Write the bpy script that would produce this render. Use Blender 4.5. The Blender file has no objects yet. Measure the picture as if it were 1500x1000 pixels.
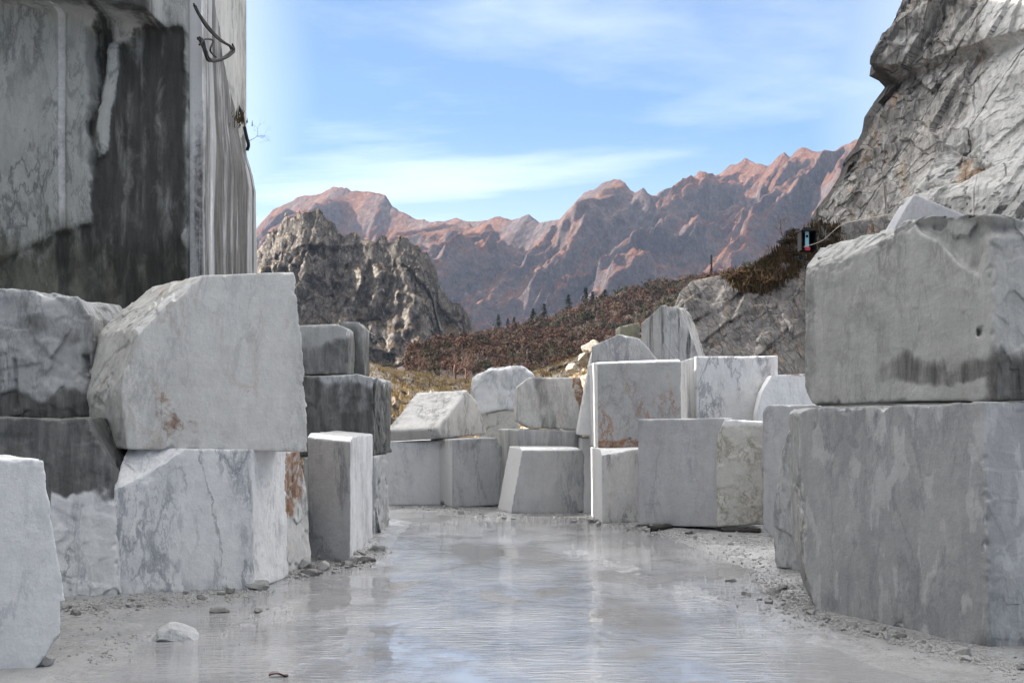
import bpy, math, random
import numpy as np
from mathutils import Vector

random.seed(7)
RNG = np.random.default_rng(11)
scene = bpy.context.scene
COL = scene.collection

# ------------------------------------------------------------------ camera geometry used while authoring
F, CX, HY, EYE = 2083.333, 750.0, 610.0, 1.7

def P(px, py, Y):
    return np.array([(px - CX) / F * Y, Y, EYE - (py - HY) / F * Y])

def gy(py):
    return F * EYE / (py - HY)

# ------------------------------------------------------------------ numpy noise
_perm = np.random.default_rng(3).permutation(256)
_perm = np.concatenate([_perm, _perm, _perm])
_grad = np.random.default_rng(5).normal(size=(256, 3))
_grad /= np.linalg.norm(_grad, axis=1)[:, None]

def perlin(p):
    p = np.asarray(p, dtype=np.float64)
    i = np.floor(p).astype(np.int64)
    f = p - i
    i &= 255
    u = f * f * f * (f * (f * 6 - 15) + 10)
    out = 0
    for dx in (0, 1):
        wx = u[:, 0] if dx else 1 - u[:, 0]
        for dy in (0, 1):
            wy = u[:, 1] if dy else 1 - u[:, 1]
            for dz in (0, 1):
                wz = u[:, 2] if dz else 1 - u[:, 2]
                h = _perm[_perm[_perm[(i[:, 0] + dx) & 255] + ((i[:, 1] + dy) & 255)] + ((i[:, 2] + dz) & 255)]
                g = _grad[h]
                out = out + wx * wy * wz * (g[:, 0] * (f[:, 0] - dx) + g[:, 1] * (f[:, 1] - dy) + g[:, 2] * (f[:, 2] - dz))
    return out * 1.5

def fbm(p, oct=4, lac=2.03, gain=0.5):
    a, s, t = 1.0, 0.0, 0.0
    p = np.asarray(p, dtype=np.float64)
    for k in range(oct):
        s = s + a * perlin(p + 17.3 * k)
        t += a
        a *= gain
        p = p * lac
    return s / t

def ridged(p, oct=4, lac=2.07, gain=0.5):
    a, s, t = 1.0, 0.0, 0.0
    p = np.asarray(p, dtype=np.float64)
    for k in range(oct):
        s = s + a * (1 - np.abs(perlin(p + 31.7 * k)) * 2)
        t += a
        a *= gain
        p = p * lac
    return s / t

_cj = np.random.default_rng(21).random((256, 3))
_cg = np.random.default_rng(22).normal(size=(256, 3))
_cr = np.random.default_rng(23).random(256)

def facet(p, tilt=.55):
    """fractured-rock relief: every cell of a jittered lattice is a tilted plane of its own level"""
    p = np.asarray(p, dtype=np.float64)
    i = np.floor(p).astype(np.int64)
    best = np.full(len(p), 1e9)
    out = np.zeros(len(p))
    for dx in (-1, 0, 1):
        for dy in (-1, 0, 1):
            for dz in (-1, 0, 1):
                c = i + np.array([dx, dy, dz])
                h = _perm[_perm[_perm[c[:, 0] & 255] + (c[:, 1] & 255)] + (c[:, 2] & 255)]
                d = p - (c + _cj[h])
                r = (d * d).sum(axis=1)
                m = r < best
                best = np.where(m, r, best)
                out = np.where(m, (d * _cg[h]).sum(axis=1) * tilt + (_cr[h] - .5) * .6, out)
    return out

def sstep(a, b, x):
    t = np.clip((x - a) / (b - a), 0, 1)
    return t * t * (3 - 2 * t)

def sdf_poly(x, y, poly):
    """signed distance to a polygon, negative inside"""
    d = np.full(x.shape, 1e9)
    s = np.ones(x.shape)
    n = len(poly)
    for i in range(n):
        ax, ay = poly[i]
        bx, by = poly[i - 1]
        ex, ey = bx - ax, by - ay
        wx, wy = x - ax, y - ay
        t = np.clip((wx * ex + wy * ey) / (ex * ex + ey * ey + 1e-12), 0, 1)
        d = np.minimum(d, (wx - ex * t) ** 2 + (wy - ey * t) ** 2)
        c1, c2, c3 = y >= ay, y < by, ex * wy > ey * wx
        flip = (c1 & c2 & c3) | (~c1 & ~c2 & ~c3)
        s = np.where(flip, -s, s)
    return s * np.sqrt(d)

# ------------------------------------------------------------------ mesh and object helpers
def make_mesh(name, verts, faces, mat=None, smooth=True, attrs=None):
    me = bpy.data.meshes.new(name)
    verts = np.asarray(verts, dtype=np.float32)
    faces = [np.asarray(f, dtype=np.int32) for f in (faces if isinstance(faces, list) else [faces]) if len(f)]
    me.vertices.add(len(verts))
    me.vertices.foreach_set("co", verts.ravel())
    nl = sum(f.size for f in faces)
    npoly = sum(len(f) for f in faces)
    me.loops.add(nl)
    me.polygons.add(npoly)
    me.loops.foreach_set("vertex_index", np.concatenate([f.ravel() for f in faces]))
    tot = np.concatenate([np.full(len(f), f.shape[1], dtype=np.int32) for f in faces])
    start = np.concatenate([[0], np.cumsum(tot)[:-1]]).astype(np.int32)
    me.polygons.foreach_set("loop_start", start)
    me.polygons.foreach_set("use_smooth", np.full(npoly, smooth))
    me.update(calc_edges=True)
    me.validate()
    if attrs:
        for k, v in attrs.items():
            a = me.attributes.new(k, 'FLOAT_COLOR', 'POINT')
            v = np.asarray(v, dtype=np.float32)
            a.data.foreach_set("color", v.ravel())
    if mat:
        me.materials.append(mat)
    return me

def link(name, me, loc=(0, 0, 0), parent=None):
    o = bpy.data.objects.new(name, me)
    o.location = loc
    COL.objects.link(o)
    if parent:
        o.parent = parent
    return o

def tag(o, label=None, cat=None, group=None, kind=None):
    if label: o['label'] = label
    if cat: o['category'] = cat
    if group: o['group'] = group
    if kind: o['kind'] = kind
    return o

def obj_at_base(name, verts, faces, mat, smooth=True, attrs=None, parent=None):
    """mesh object whose origin is at the middle of its base"""
    v = np.asarray(verts, dtype=np.float64)
    base = np.array([(v[:, 0].min() + v[:, 0].max()) / 2, (v[:, 1].min() + v[:, 1].max()) / 2, v[:, 2].min()])
    if parent is not None:
        base = np.array(parent.location)
    me = make_mesh(name, v - base, faces, mat, smooth, attrs)
    return link(name, me, (0, 0, 0) if parent is not None else base, parent)

def grid_faces(nu, nv, off=0, flip=False):
    i = np.arange(nu - 1)[:, None]
    j = np.arange(nv - 1)[None, :]
    a = (i * nv + j).ravel() + off
    q = np.stack([a, a + nv, a + nv + 1, a + 1], axis=1)
    return q[:, ::-1] if flip else q

def tube(pts, r, seg=6):
    """tube along a polyline; r is a number or a list"""
    pts = np.asarray(pts, dtype=np.float64)
    n = len(pts)
    r = np.full(n, r) if np.isscalar(r) else np.asarray(r)
    tan = np.gradient(pts, axis=0)
    tan /= np.linalg.norm(tan, axis=1)[:, None] + 1e-9
    up = np.array([0.13, 0.31, 0.94])
    a = np.cross(tan, up)
    a /= np.linalg.norm(a, axis=1)[:, None] + 1e-9
    b = np.cross(tan, a)
    th = np.arange(seg) * 2 * math.pi / seg
    v = pts[:, None, :] + r[:, None, None] * (np.cos(th)[None, :, None] * a[:, None, :] + np.sin(th)[None, :, None] * b[:, None, :])
    v = v.reshape(-1, 3)
    f = []
    for i in range(n - 1):
        for k in range(seg):
            k2 = (k + 1) % seg
            f.append((i * seg + k, i * seg + k2, (i + 1) * seg + k2, (i + 1) * seg + k))
    c0, c1 = len(v), len(v) + 1
    v = np.vstack([v, pts[0], pts[-1]])
    t = []
    for k in range(seg):
        k2 = (k + 1) % seg
        t.append((c0, k2, k))
        t.append((c1, (n - 1) * seg + k, (n - 1) * seg + k2))
    return v, [np.array(f), np.array(t)]

def join(parts):
    vs, qs, ts, off = [], [], [], 0
    for v, fs in parts:
        vs.append(v)
        for f in (fs if isinstance(fs, list) else [fs]):
            if len(f) == 0: continue
            (qs if f.shape[1] == 4 else ts).append(f + off)
        off += len(v)
    out = []
    if qs: out.append(np.concatenate(qs))
    if ts: out.append(np.concatenate(ts))
    return np.vstack(vs), out

def spline(pts, n=40):
    """Catmull-Rom through points"""
    p = np.asarray(pts, dtype=np.float64)
    p = np.vstack([2 * p[0] - p[1], p, 2 * p[-1] - p[-2]])
    m = len(p) - 3
    out = []
    for k in range(n):
        t = k / (n - 1) * m
        i = min(int(t), m - 1)
        t -= i
        a, b, c, d = p[i:i + 4]
        out.append(0.5 * (2 * b + (c - a) * t + (2 * a - 5 * b + 4 * c - d) * t * t + (3 * b - a - 3 * c + d) * t ** 3))
    return np.array(out)

def polyline(pts, n):
    """n points evenly spread along a polyline"""
    p = np.asarray(pts, dtype=np.float64)
    s = np.concatenate([[0], np.cumsum(np.linalg.norm(np.diff(p, axis=0), axis=1))])
    t = np.linspace(0, s[-1], n)
    return np.stack([np.interp(t, s, p[:, k]) for k in range(p.shape[1])], axis=1)

# ------------------------------------------------------------------ node helpers
class NT:
    def __init__(self, tree):
        self.t = tree
        self.n = tree.nodes
        self.l = tree.links
    def node(self, typ, **kw):
        n = self.n.new(typ)
        for k, v in kw.items():
            setattr(n, k, v)
        return n
    def put(self, sock, v):
        if isinstance(v, bpy.types.NodeSocket):
            self.l.new(v, sock)
        elif isinstance(v, (tuple, list)) and len(v) == 3 and sock.type == 'RGBA':
            sock.default_value = (*v, 1)
        else:
            sock.default_value = v
    def math(self, op, a, b=None, c=None, clamp=False):
        n = self.node('ShaderNodeMath', operation=op, use_clamp=clamp)
        for s, v in zip(n.inputs, (a, b, c)):
            if v is not None: self.put(s, v)
        return n.outputs[0]
    def vmath(self, op, a, b=None, scale=None):
        n = self.node('ShaderNodeVectorMath', operation=op)
        self.put(n.inputs[0], a)
        if b is not None: self.put(n.inputs[1], b)
        if scale is not None: self.put(n.inputs['Scale'], scale)
        return n.outputs[0]
    def ramp(self, x, a, b, lo=0.0, hi=1.0, smooth=True):
        n = self.node('ShaderNodeMapRange', interpolation_type='SMOOTHSTEP' if smooth else 'LINEAR')
        self.put(n.inputs[0], x)
        for s, v in zip(n.inputs[1:5], (a, b, lo, hi)): self.put(s, v)
        return n.outputs[0]
    def mix(self, f, a, b, mode='MIX'):
        n = self.node('ShaderNodeMix', data_type='RGBA', blend_type=mode)
        self.put(n.inputs[0], f)
        self.put(n.inputs[6], a)
        self.put(n.inputs[7], b)
        return n.outputs[2]
    def noise(self, vec, scale, detail=4, rough=0.5, dist=0.0):
        n = self.node('ShaderNodeTexNoise')
        self.put(n.inputs['Vector'], vec)
        n.inputs['Scale'].default_value = scale
        n.inputs['Detail'].default_value = detail
        n.inputs['Roughness'].default_value = rough
        n.inputs['Distortion'].default_value = dist
        return n
    def mapping(self, vec, loc=(0, 0, 0), rot=(0, 0, 0), scale=(1, 1, 1)):
        n = self.node('ShaderNodeMapping')
        self.put(n.inputs[0], vec)
        n.inputs[1].default_value = loc
        n.inputs[2].default_value = tuple(math.radians(a) for a in rot)
        n.inputs[3].default_value = scale
        return n.outputs[0]
    def bump(self, h, strength, dist, normal=None):
        n = self.node('ShaderNodeBump')
        n.inputs['Strength'].default_value = strength
        n.inputs['Distance'].default_value = dist
        self.put(n.inputs['Height'], h)
        if normal is not None: self.put(n.inputs['Normal'], normal)
        return n.outputs[0]

def new_mat(name):
    m = bpy.data.materials.new(name)
    m.use_nodes = True
    nt = NT(m.node_tree)
    b = m.node_tree.nodes['Principled BSDF']
    return m, nt, b

def vein_mask(nt, vec, scale, width, dist=1.5, detail=5):
    """thin lines where a warped noise crosses its middle"""
    n = nt.noise(vec, scale, detail, 0.60, dist)
    d = nt.math('ABSOLUTE', nt.math('SUBTRACT', n.outputs[0], 0.5))
    return nt.ramp(d, 0.0, width, 1.0, 0.0)

def marble(name, a=(.60, .60, .60), b=(.48, .49, .51), vein=(.25, .26, .29), v1=.55, v2=.35, vs=1.0, rot=(0, 35, 20),
           stretch=(1, 1, .45), patch=.6, rough=.55, dirtcol=(.045, .045, .042), rustcol=(.30, .135, .05),
           fresh_lit_col=(.76, .76, .77), greencol=(.22, .21, .12), rustvein=0.0, drip=0.0, blot=0.0, bump=1.0, dirtvar=(3.0, .03)):
    m, nt, bs = new_mat(name)
    tc = nt.node('ShaderNodeTexCoord').outputs['Object']
    info = nt.node('ShaderNodeObjectInfo').outputs['Random']
    off = nt.node('ShaderNodeCombineXYZ')
    nt.put(off.inputs[0], nt.math('MULTIPLY', info, 57.0))
    nt.put(off.inputs[1], nt.math('MULTIPLY', info, 31.0))
    vec0 = nt.vmath('ADD', tc, off.outputs[0])
    vec = nt.mapping(vec0, rot=rot, scale=tuple(s * vs for s in stretch))
    warp = nt.noise(vec, 2.0, 6, .62)
    vecw = nt.vmath('ADD', vec, nt.vmath('SCALE', nt.vmath('SUBTRACT', warp.outputs[1], (.5, .5, .5)), scale=.38))
    cloud = nt.noise(vecw, 1.9, 12, .73, .2)
    cm = nt.ramp(cloud.outputs[0], .36, .64)
    col = nt.mix(nt.math('MULTIPLY', cm, patch), a, b)
    # large and small veins
    big = vein_mask(nt, vecw, 1.3, .022, .35, 9)
    gate = nt.ramp(nt.noise(vec, .9, 3).outputs[0], .42, .6)
    col = nt.mix(nt.math('MULTIPLY', nt.math('MULTIPLY', big, gate), v1), col, vein)
    soft = vein_mask(nt, vecw, 2.8, .06, .3, 9)
    gate2 = nt.ramp(nt.noise(vec, 1.5, 4).outputs[0], .45, .62)
    col = nt.mix(nt.math('MULTIPLY', nt.math('MULTIPLY', soft, gate2), v2), col, vein)
    fine = vein_mask(nt, vecw, 6.5, .035, .3, 7)
    col = nt.mix(nt.math('MULTIPLY', nt.math('MULTIPLY', fine, gate2), v2 * .8), col, vein)
    if rustvein > 0:
        rv = vein_mask(nt, nt.mapping(vecw, loc=(3, 1, 7)), 1.9, .030, .5, 8)
        rg = nt.ramp(nt.noise(vec, 1.1, 4).outputs[0], .40, .58)
        col = nt.mix(nt.math('MULTIPLY', nt.math('MULTIPLY', rv, rg), rustvein), col, rustcol)
        rb = nt.ramp(nt.noise(vecw, 2.3, 6, .65).outputs[0], .60, .72)
        col = nt.mix(nt.math('MULTIPLY', rb, rustvein * .5), col, (.38, .25, .15))
    if blot > 0:
        bl = nt.ramp(nt.noise(vecw, 4.2, 3, .5, .2).outputs[0], .55, .63)
        col = nt.mix(nt.math('MULTIPLY', bl, blot), col, tuple(min(1, x * 1.35) for x in a))
    if drip > 0:
        dv = nt.mapping(vec0, scale=(3.2, 3.2, .16))
        dn = nt.noise(dv, 1.6, 5, .6, .2)
        dm = nt.ramp(dn.outputs[0], .50, .68)
        col = nt.mix(nt.math('MULTIPLY', dm, drip), col, dirtcol)
    # grain and scuffs
    grain = nt.noise(vec0, 45, 4, .7)
    g = nt.ramp(grain.outputs[0], .3, .7, .94, 1.05, False)
    scuff = nt.ramp(nt.noise(vec0, 7, 9, .74, .2).outputs[0], .3, .7, .91, 1.07, False)
    gg = nt.math('MULTIPLY', g, scuff)
    col = nt.mix(1.0, col, nt.node_rgb(gg) if False else gg, 'MULTIPLY')
    pit = nt.ramp(nt.noise(vec0, 38, 5, .72).outputs[0], .655, .70)
    col = nt.mix(nt.math('MULTIPLY', pit, .22), col, tuple(x * .45 for x in b))
    scr = nt.ramp(nt.noise(nt.mapping(vec0, rot=(0, 64, 20), scale=(1, 6, 40)), 1.4, 5, .7).outputs[0], .66, .72)
    col = nt.mix(nt.math('MULTIPLY', scr, .30), col, tuple(min(.85, x * 1.3) for x in a))
    # placed marks: fresh breaks and faces whitened as if lit, dark weathering, rust, green
    at = nt.node('ShaderNodeAttribute', attribute_name='stain')
    sep = nt.node('ShaderNodeSeparateColor')
    nt.l.new(at.outputs['Color'], sep.inputs[0])
    en = nt.noise(vec0, 9, 6, .68, .5).outputs[0]
    en2 = nt.noise(nt.mapping(vec0, scale=(1, 1, .35)), 5, 6, .7, .6).outputs[0]
    def placed(ch, n, lo=.42, hi=.62, k=.9):
        s = nt.math('ADD', ch, nt.math('MULTIPLY', nt.math('SUBTRACT', n, .5), k))
        return nt.math('MULTIPLY', nt.ramp(s, lo, hi), nt.ramp(ch, 0.02, .2))
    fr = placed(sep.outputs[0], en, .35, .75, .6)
    col = nt.mix(nt.math('MULTIPLY', fr, .85), col, fresh_lit_col)
    gr = placed(at.outputs['Alpha'], en2, .4, .8)
    col = nt.mix(nt.math('MULTIPLY', gr, .75), col, greencol)
    ru = placed(sep.outputs[2], en, .42, .7)
    rc = nt.mix(nt.ramp(en2, .35, .65), rustcol, tuple(x * .45 for x in rustcol))
    col = nt.mix(nt.math('MULTIPLY', nt.math('MULTIPLY', ru, nt.ramp(en, .36, .55, .25, 1.0)), .9), col, rc)
    di = placed(sep.outputs[1], en2, .28, .80)
    dcol = nt.mix(nt.ramp(nt.noise(nt.mapping(vec0, scale=(1, 1, .13)), 7, 8, .74).outputs[0], .38, .70), dirtcol, tuple(min(1, x * dirtvar[0] + dirtvar[1]) for x in dirtcol))
    col = nt.mix(nt.math('MULTIPLY', di, .93), col, dcol)
    nt.put(bs.inputs['Base Color'], col)
    rr = nt.ramp(scuff, .91, 1.07, rough - .1, rough + .15, False)
    nt.put(bs.inputs['Roughness'], rr)
    bs.inputs['Specular IOR Level'].default_value = .35
    # surface relief: saw marks faint, grain, pits
    h1 = nt.noise(vec0, 18, 8, .72).outputs[0]
    saw = nt.noise(nt.mapping(vec0, scale=(2, 2, 38)), 1.0, 3, .6).outputs[0]
    h = nt.math('ADD', h1, nt.math('MULTIPLY', saw, .06))
    h = nt.math('ADD', h, nt.math('MULTIPLY', fr, .5))
    nt.put(bs.inputs['Normal'], nt.bump(h, .5 * bump, .022))
    return m

MAT = {}
MAT['white'] = marble('white_marble', (.74, .74, .735), (.61, .61, .62), (.34, .35, .38), .5, .5, 1.0, (0, 38, 10), (1.2, 1.2, .35))
MAT['veined'] = marble('veined_marble', (.72, .72, .715), (.56, .565, .58), (.24, .25, .28), .8, .7, 1.25, (0, 52, 15), (1.1, 1.1, .40))
MAT['warm'] = marble('warm_marble', (.64, .63, .605), (.52, .515, .50), (.33, .33, .33), .4, .45, 1.0, (0, 32, 0), (1.1, 1.1, .36), rustvein=.22)
MAT['grey'] = marble('grey_marble', (.47, .47, .47), (.36, .365, .37), (.17, .18, .20), .55, .6, 1.1, (0, 38, 12), (1.2, 1.2, .35))
MAT['bluegrey'] = marble('blue_grey_marble', (.37, .372, .375), (.235, .24, .25), (.16, .17, .19), .45, .5, .9, (0, 24, 10), (1.4, 1.4, .62), blot=.6)
MAT['lilac'] = marble('lilac_grey_marble', (.46, .46, .472), (.35, .355, .375), (.24, .24, .27), .35, .5, 1.0, (0, 25, 0), (1.2, 1.2, .4), rustvein=.08)
MAT['weathered'] = marble('weathered_marble', (.43, .43, .42), (.31, .31, .302), (.16, .16, .16), .3, .35, 1.2, drip=.16, rough=.7)
MAT['rusty'] = marble('rust_veined_marble', (.44, .435, .425), (.34, .34, .34), (.20, .19, .18), .6, .4, 1.5, (0, 50, 0), (1, 1, .6), rustvein=.75)
MAT['dark'] = marble('dark_weathered_marble', (.13, .13, .13), (.08, .08, .08), (.30, .30, .30), .3, .2, 1.2, rough=.7, drip=.2)
MAT['banded'] = marble('banded_marble', (.56, .56, .55), (.27, .28, .29), (.2, .2, .2), .3, .2, .8, (0, 65, 0), (1.6, 1, .22), patch=1.0)
MAT['breccia'] = marble('greenish_veined_marble', (.56, .55, .52), (.48, .47, .44), (.22, .20, .15), .9, .6, 1.8, (0, 20, 0), (1, 1, .8), rustvein=.12)
MAT['scaly'] = marble('striped_veined_marble', (.60, .59, .57), (.50, .49, .48), (.17, .17, .18), .95, .75, 1.6, (0, 48, 0), (1, 1, .3), rustvein=.1)
MAT['wall'] = marble('quarry_wall_stone', (.47, .475, .455), (.33, .34, .325), (.13, .135, .14), .75, .6, .9, (0, 58, 0), (1, 1, .35), rough=.7, drip=.0,
                     dirtcol=(.018, .018, .017), greencol=(.085, .082, .05), dirtvar=(2.4, .016))
MAT['streak'] = marble('streaked_wall_stone', (.43, .43, .43), (.33, .33, .34), (.2, .2, .2), .2, .2, .9, rough=.65, drip=.9, dirtcol=(.05, .048, .045))

# ------------------------------------------------------------------ quarry blocks
BLOCK_GROUP = 'quarried marble blocks along the wet track'

def hull_planes(front, yl, yr, vec, tilt=0.0):
    """front: pixel polygon on a vertical plane whose depth runs yl..yr from its left to right end"""
    pxs = [p[0] for p in front]
    x0, x1 = min(pxs), max(pxs)
    pys = [p[1] for p in front]
    pts = []
    for (px, py) in front:
        t = (px - x0) / (x1 - x0)
        Y = 1.0 / ((1 - t) / yl + t / yr)
        Y += tilt * (max(pys) - py) / (max(pys) - min(pys))
        pts.append(P(px, py, Y))
    pts = np.array(pts)
    c = pts.mean(axis=0) + np.asarray(vec) / 2
    planes = []
    nrm = np.cross(pts[1] - pts[0], pts[-1] - pts[0])
    best = None
    # best-fit front normal
    q = pts - pts.mean(axis=0)
    nrm = np.linalg.svd(q)[2][2]
    if nrm @ (pts.mean(axis=0) - c) < 0: nrm = -nrm
    planes.append([nrm, nrm @ pts.mean(axis=0), 'front'])
    planes.append([-nrm, -nrm @ (pts.mean(axis=0) + vec), 'back'])
    n = len(pts)
    for i in range(n):
        a, b = pts[i], pts[(i + 1) % n]
        m = np.cross(b - a, vec)
        m /= np.linalg.norm(m)
        if m @ (a - c) < 0: m = -m
        planes.append([m, m @ a, 'side%d' % i])
    return pts, c, planes

def block(label, front, yl, yr, vec, mat, cuts=(), rough=None, chip=.05, sawn=.006, edge=.004, wob=.012, name='marble_block', cat='marble block',
          group=BLOCK_GROUP, res=None, stain=None, tilt=0.0, seed=None, fresh_cuts=True, roughfreq=1.6, dents=()):
    vec = np.asarray(vec, dtype=np.float64)
    pts, c, planes = hull_planes(front, yl, yr, vec, tilt)
    rough = rough or {}
    amp = [rough.get(p[2], rough.get('all', sawn)) for p in planes]
    isfresh = [0.0] * len(planes)
    for cut in cuts:                       # three points (px, py, Y), roughness, freshness
        a, b, d = [P(*q) for q in cut[0]]
        m = np.cross(b - a, d - a)
        m /= np.linalg.norm(m)
        if m @ (a - c) < 0: m = -m
        planes.append([m, m @ a, 'cut'])
        amp.append(cut[1])
        isfresh.append(cut[2] if len(cut) > 2 else 0.0)
    sd = seed if seed is not None else (hash(label) % 1000 if False else sum(ord(ch) * (i + 1) for i, ch in enumerate(label)) % 997)
    off = np.array([sd * 1.37, sd * .73, sd * 2.11])
    # local box axes
    ax = pts.max(axis=0) - pts.min(axis=0)
    a_dir = np.array([-planes[0][0][1], planes[0][0][0], 0.0]); a_dir /= np.linalg.norm(a_dir)
    b_dir = vec / np.linalg.norm(vec)
    u_dir = np.array([0, 0, 1.0])
    allp = np.vstack([pts, pts + vec])
    B = np.stack([a_dir, b_dir, u_dir], axis=1)
    loc = np.linalg.solve(B, (allp - c).T).T
    lo, hi = loc.min(axis=0), loc.max(axis=0)
    cl = (lo + hi) / 2
    c = c + B @ cl
    half = (hi - lo) / 2
    Ym = (yl + yr) / 2
    res = res or max(1.75 * Ym / 1422, .012)
    nn = [int(np.clip(2 * h * np.linalg.norm(B[:, k]) / res, 6, 210)) for k, h in enumerate(half)]
    verts, faces, off_i = [], [], 0
    keys = []
    for axis in range(3):
        u, v = [k for k in range(3) if k != axis]
        for s in (-1, 1):
            nu, nv = nn[u] + 1, nn[v] + 1
            iu, iv = np.meshgrid(np.arange(nu), np.arange(nv), indexing='ij')
            k = np.zeros((nu * nv, 3), dtype=np.int64)
            k[:, u] = iu.ravel(); k[:, v] = iv.ravel(); k[:, axis] = 0 if s < 0 else nn[axis]
            keys.append(k)
            flip = (s > 0) == ((axis == 1))
            faces.append(grid_faces(nu, nv, off_i, not flip))
            off_i += nu * nv
    keys = np.concatenate(keys)
    uq, inv = np.unique(keys, axis=0, return_inverse=True)
    inv = inv.ravel()
    fq = inv[np.concatenate(faces)]
    if np.linalg.det(B) < 0: fq = fq[:, ::-1]
    g = (uq / np.array(nn)[None, :] * 2 - 1) * half[None, :] * .999
    d = g @ B.T
    d /= np.linalg.norm(d, axis=1)[:, None]
    N = np.array([p[0] for p in planes]); D = np.array([p[1] for p in planes]) - N @ c
    A = np.array(amp)
    den = d @ N.T
    def hit(Dv):
        t = np.where(den > 1e-4, Dv / np.maximum(den, 1e-4), 1e6)
        return t
    t = hit(D[None, :])
    p0 = c + d * t.min(axis=1)[:, None]
    lowf = fbm(p0 * .9 + off, 2)
    mid = fbm(p0 * roughfreq + off + 9, 5, gain=.55)
    rid = ridged(p0 * roughfreq * .8 + off + 40, 4)
    sawn_n = fbm(p0 * np.array([2.5, 2.5, 5.0]) + off + 21, 3)
    isr = A > .015
    fc = .75 * facet(p0 * 2.1 + off + fbm(p0 * 4 + off, 2)[:, None] * .08) + .4 * facet(p0 * 5.3 + off)
    disp = np.where(isr[None, :], (mid * .8 + (rid - .45) * .3 + fc * .75)[:, None] * A[None, :], sawn_n[:, None] * A[None, :]) + lowf[:, None] * wob
    t = hit(D[None, :] + disp)
    srt = np.sort(t, axis=1)
    dom = t.argmin(axis=1)
    gap = srt[:, 1] - srt[:, 0]
    big = np.maximum(0, fbm(p0 * 3.1 + off + 70, 5, gain=.6) - .13)
    small = np.maximum(0, fbm(p0 * 11 + off + 90, 3))
    e1 = np.exp(-gap / (chip * 1.2))
    e2 = np.exp(-gap / (chip * .35))
    k = edge * (1 + .8 * np.clip(fbm(p0 * 2.0 + off + 55, 3) * 2, -1, 1))
    tm = srt[:, 0]
    ts = tm - k * np.log(np.exp(-(t - tm[:, None]) / k[:, None]).sum(axis=1))
    ts = ts - chip * (3.6 * big * e1 + .9 * small * e2)
    p = c + d * ts[:, None]
    dfresh = np.zeros(len(p))
    for poly, depth, soft, frs in dents:
        wp = np.array([P(a, b, 1.0) for a, b in poly])
        # the outline is laid on the block's own front plane
        tt = (D[0] + N[0] @ c - N[0] @ np.array([0, 0, EYE])) / ((wp - np.array([0, 0, EYE])) @ N[0])
        wp = np.array([0, 0, EYE]) + (wp - np.array([0, 0, EYE])) * tt[:, None]
        q2 = np.stack([(p - c) @ a_dir, p[:, 2]], axis=1); w2 = [((x - c) @ a_dir, x[2]) for x in wp]
        sd_p = sdf_poly(q2[:, 0] + .05 * mid, q2[:, 1] + .05 * rid, w2)
        inside = sstep(soft * .25, -soft, sd_p) * sstep(.45, .0, (p - pts[0]) @ -N[0])
        p = p + b_dir[None] * (inside * (depth * (1 + .5 * mid) + .05 * facet(p * 5 + off)))[:, None]
        dfresh = np.maximum(dfresh, inside * frs)
    p[:, 2] = np.maximum(p[:, 2], -.06)
    # stains: R fresh breaks and lit faces, G dark, B rust, A green
    st = np.zeros((len(p), 4))
    fr = np.array(isfresh)[dom]
    st[:, 0] = np.clip(fr + 2.4 * big * e1 + .6 * e2 * (small + .45), 0, 1)
    st[:, 0] = np.maximum(st[:, 0], dfresh)
    if stain:
        rel = p - pts[0]
        fu = (p - c) @ a_dir
        u = (fu - ((pts - c) @ a_dir).min()) / np.ptp((pts - c) @ a_dir)
        w = (p[:, 2] - pts[:, 2].min()) / np.ptp(pts[:, 2])
        v = ((p - pts[0]) @ -planes[0][0]) / max(1e-6, vec @ -planes[0][0])
        stain(st, u, w, v, dom, fbm(p * 1.7 + off + 5, 4))
    st = np.clip(st, 0, 1)
    vol = np.einsum('ij,ij->i', p[fq[:, 0]] - c, np.cross(p[fq[:, 1]] - c, p[fq[:, 2]] - c)).sum()
    if vol < 0: fq = fq[:, ::-1]
    o = obj_at_base(name, p, fq, mat, True, {'stain': st})
    tag(o, label, cat, group)
    return o

def vec_to(p0, p1, k=1.0):
    a = P(p0[0], p0[1], gy(p0[1])); b = P(p1[0], p1[1], gy(p1[1]))
    v = (b - a) * k
    v[2] = 0
    return v

def foot_dirt(st, w, nz, amt=.45, h=.10):
    st[:, 1] = np.maximum(st[:, 1], sstep(h * 1.6, 0, w + nz * .12) * amt)

def lit_side(*idx, amt=.95, foot=0):  # whitens chosen faces in colour, standing in for light on them
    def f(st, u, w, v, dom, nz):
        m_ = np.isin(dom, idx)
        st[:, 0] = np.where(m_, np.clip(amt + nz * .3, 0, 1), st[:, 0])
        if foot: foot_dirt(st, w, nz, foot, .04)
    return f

# ---- left side
def st_A(st, u, w, v, dom, nz):
    band = sstep(.30, .12, w + nz * .25) * .8
    st[:, 1] = np.maximum(st[:, 1], band)
    st[:, 1] = np.maximum(st[:, 1], sstep(.82, .97, u + nz * .1) * .55)
    st[:, 1] = np.maximum(st[:, 1], sstep(.50, .62, w + nz * .3) * sstep(.82, .70, w + nz * .3) * .5)
block('rough grey weathered block resting on the dark block against the tall dark wall',
      [(-90, 614), (-90, 418), (0, 424), (112, 436), (133, 462), (137, 612)], 14.4, 14.6, (0, 1.6, 0), MAT['grey'],
      rough={'all': .05}, wob=.04, stain=st_A, dents=[([(19, 520), (26, 520), (29, 596), (23, 597)], .06, .02, .1), ([(120, 515), (133, 515), (134, 545), (124, 545)], .12, .03, 0)])

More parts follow.
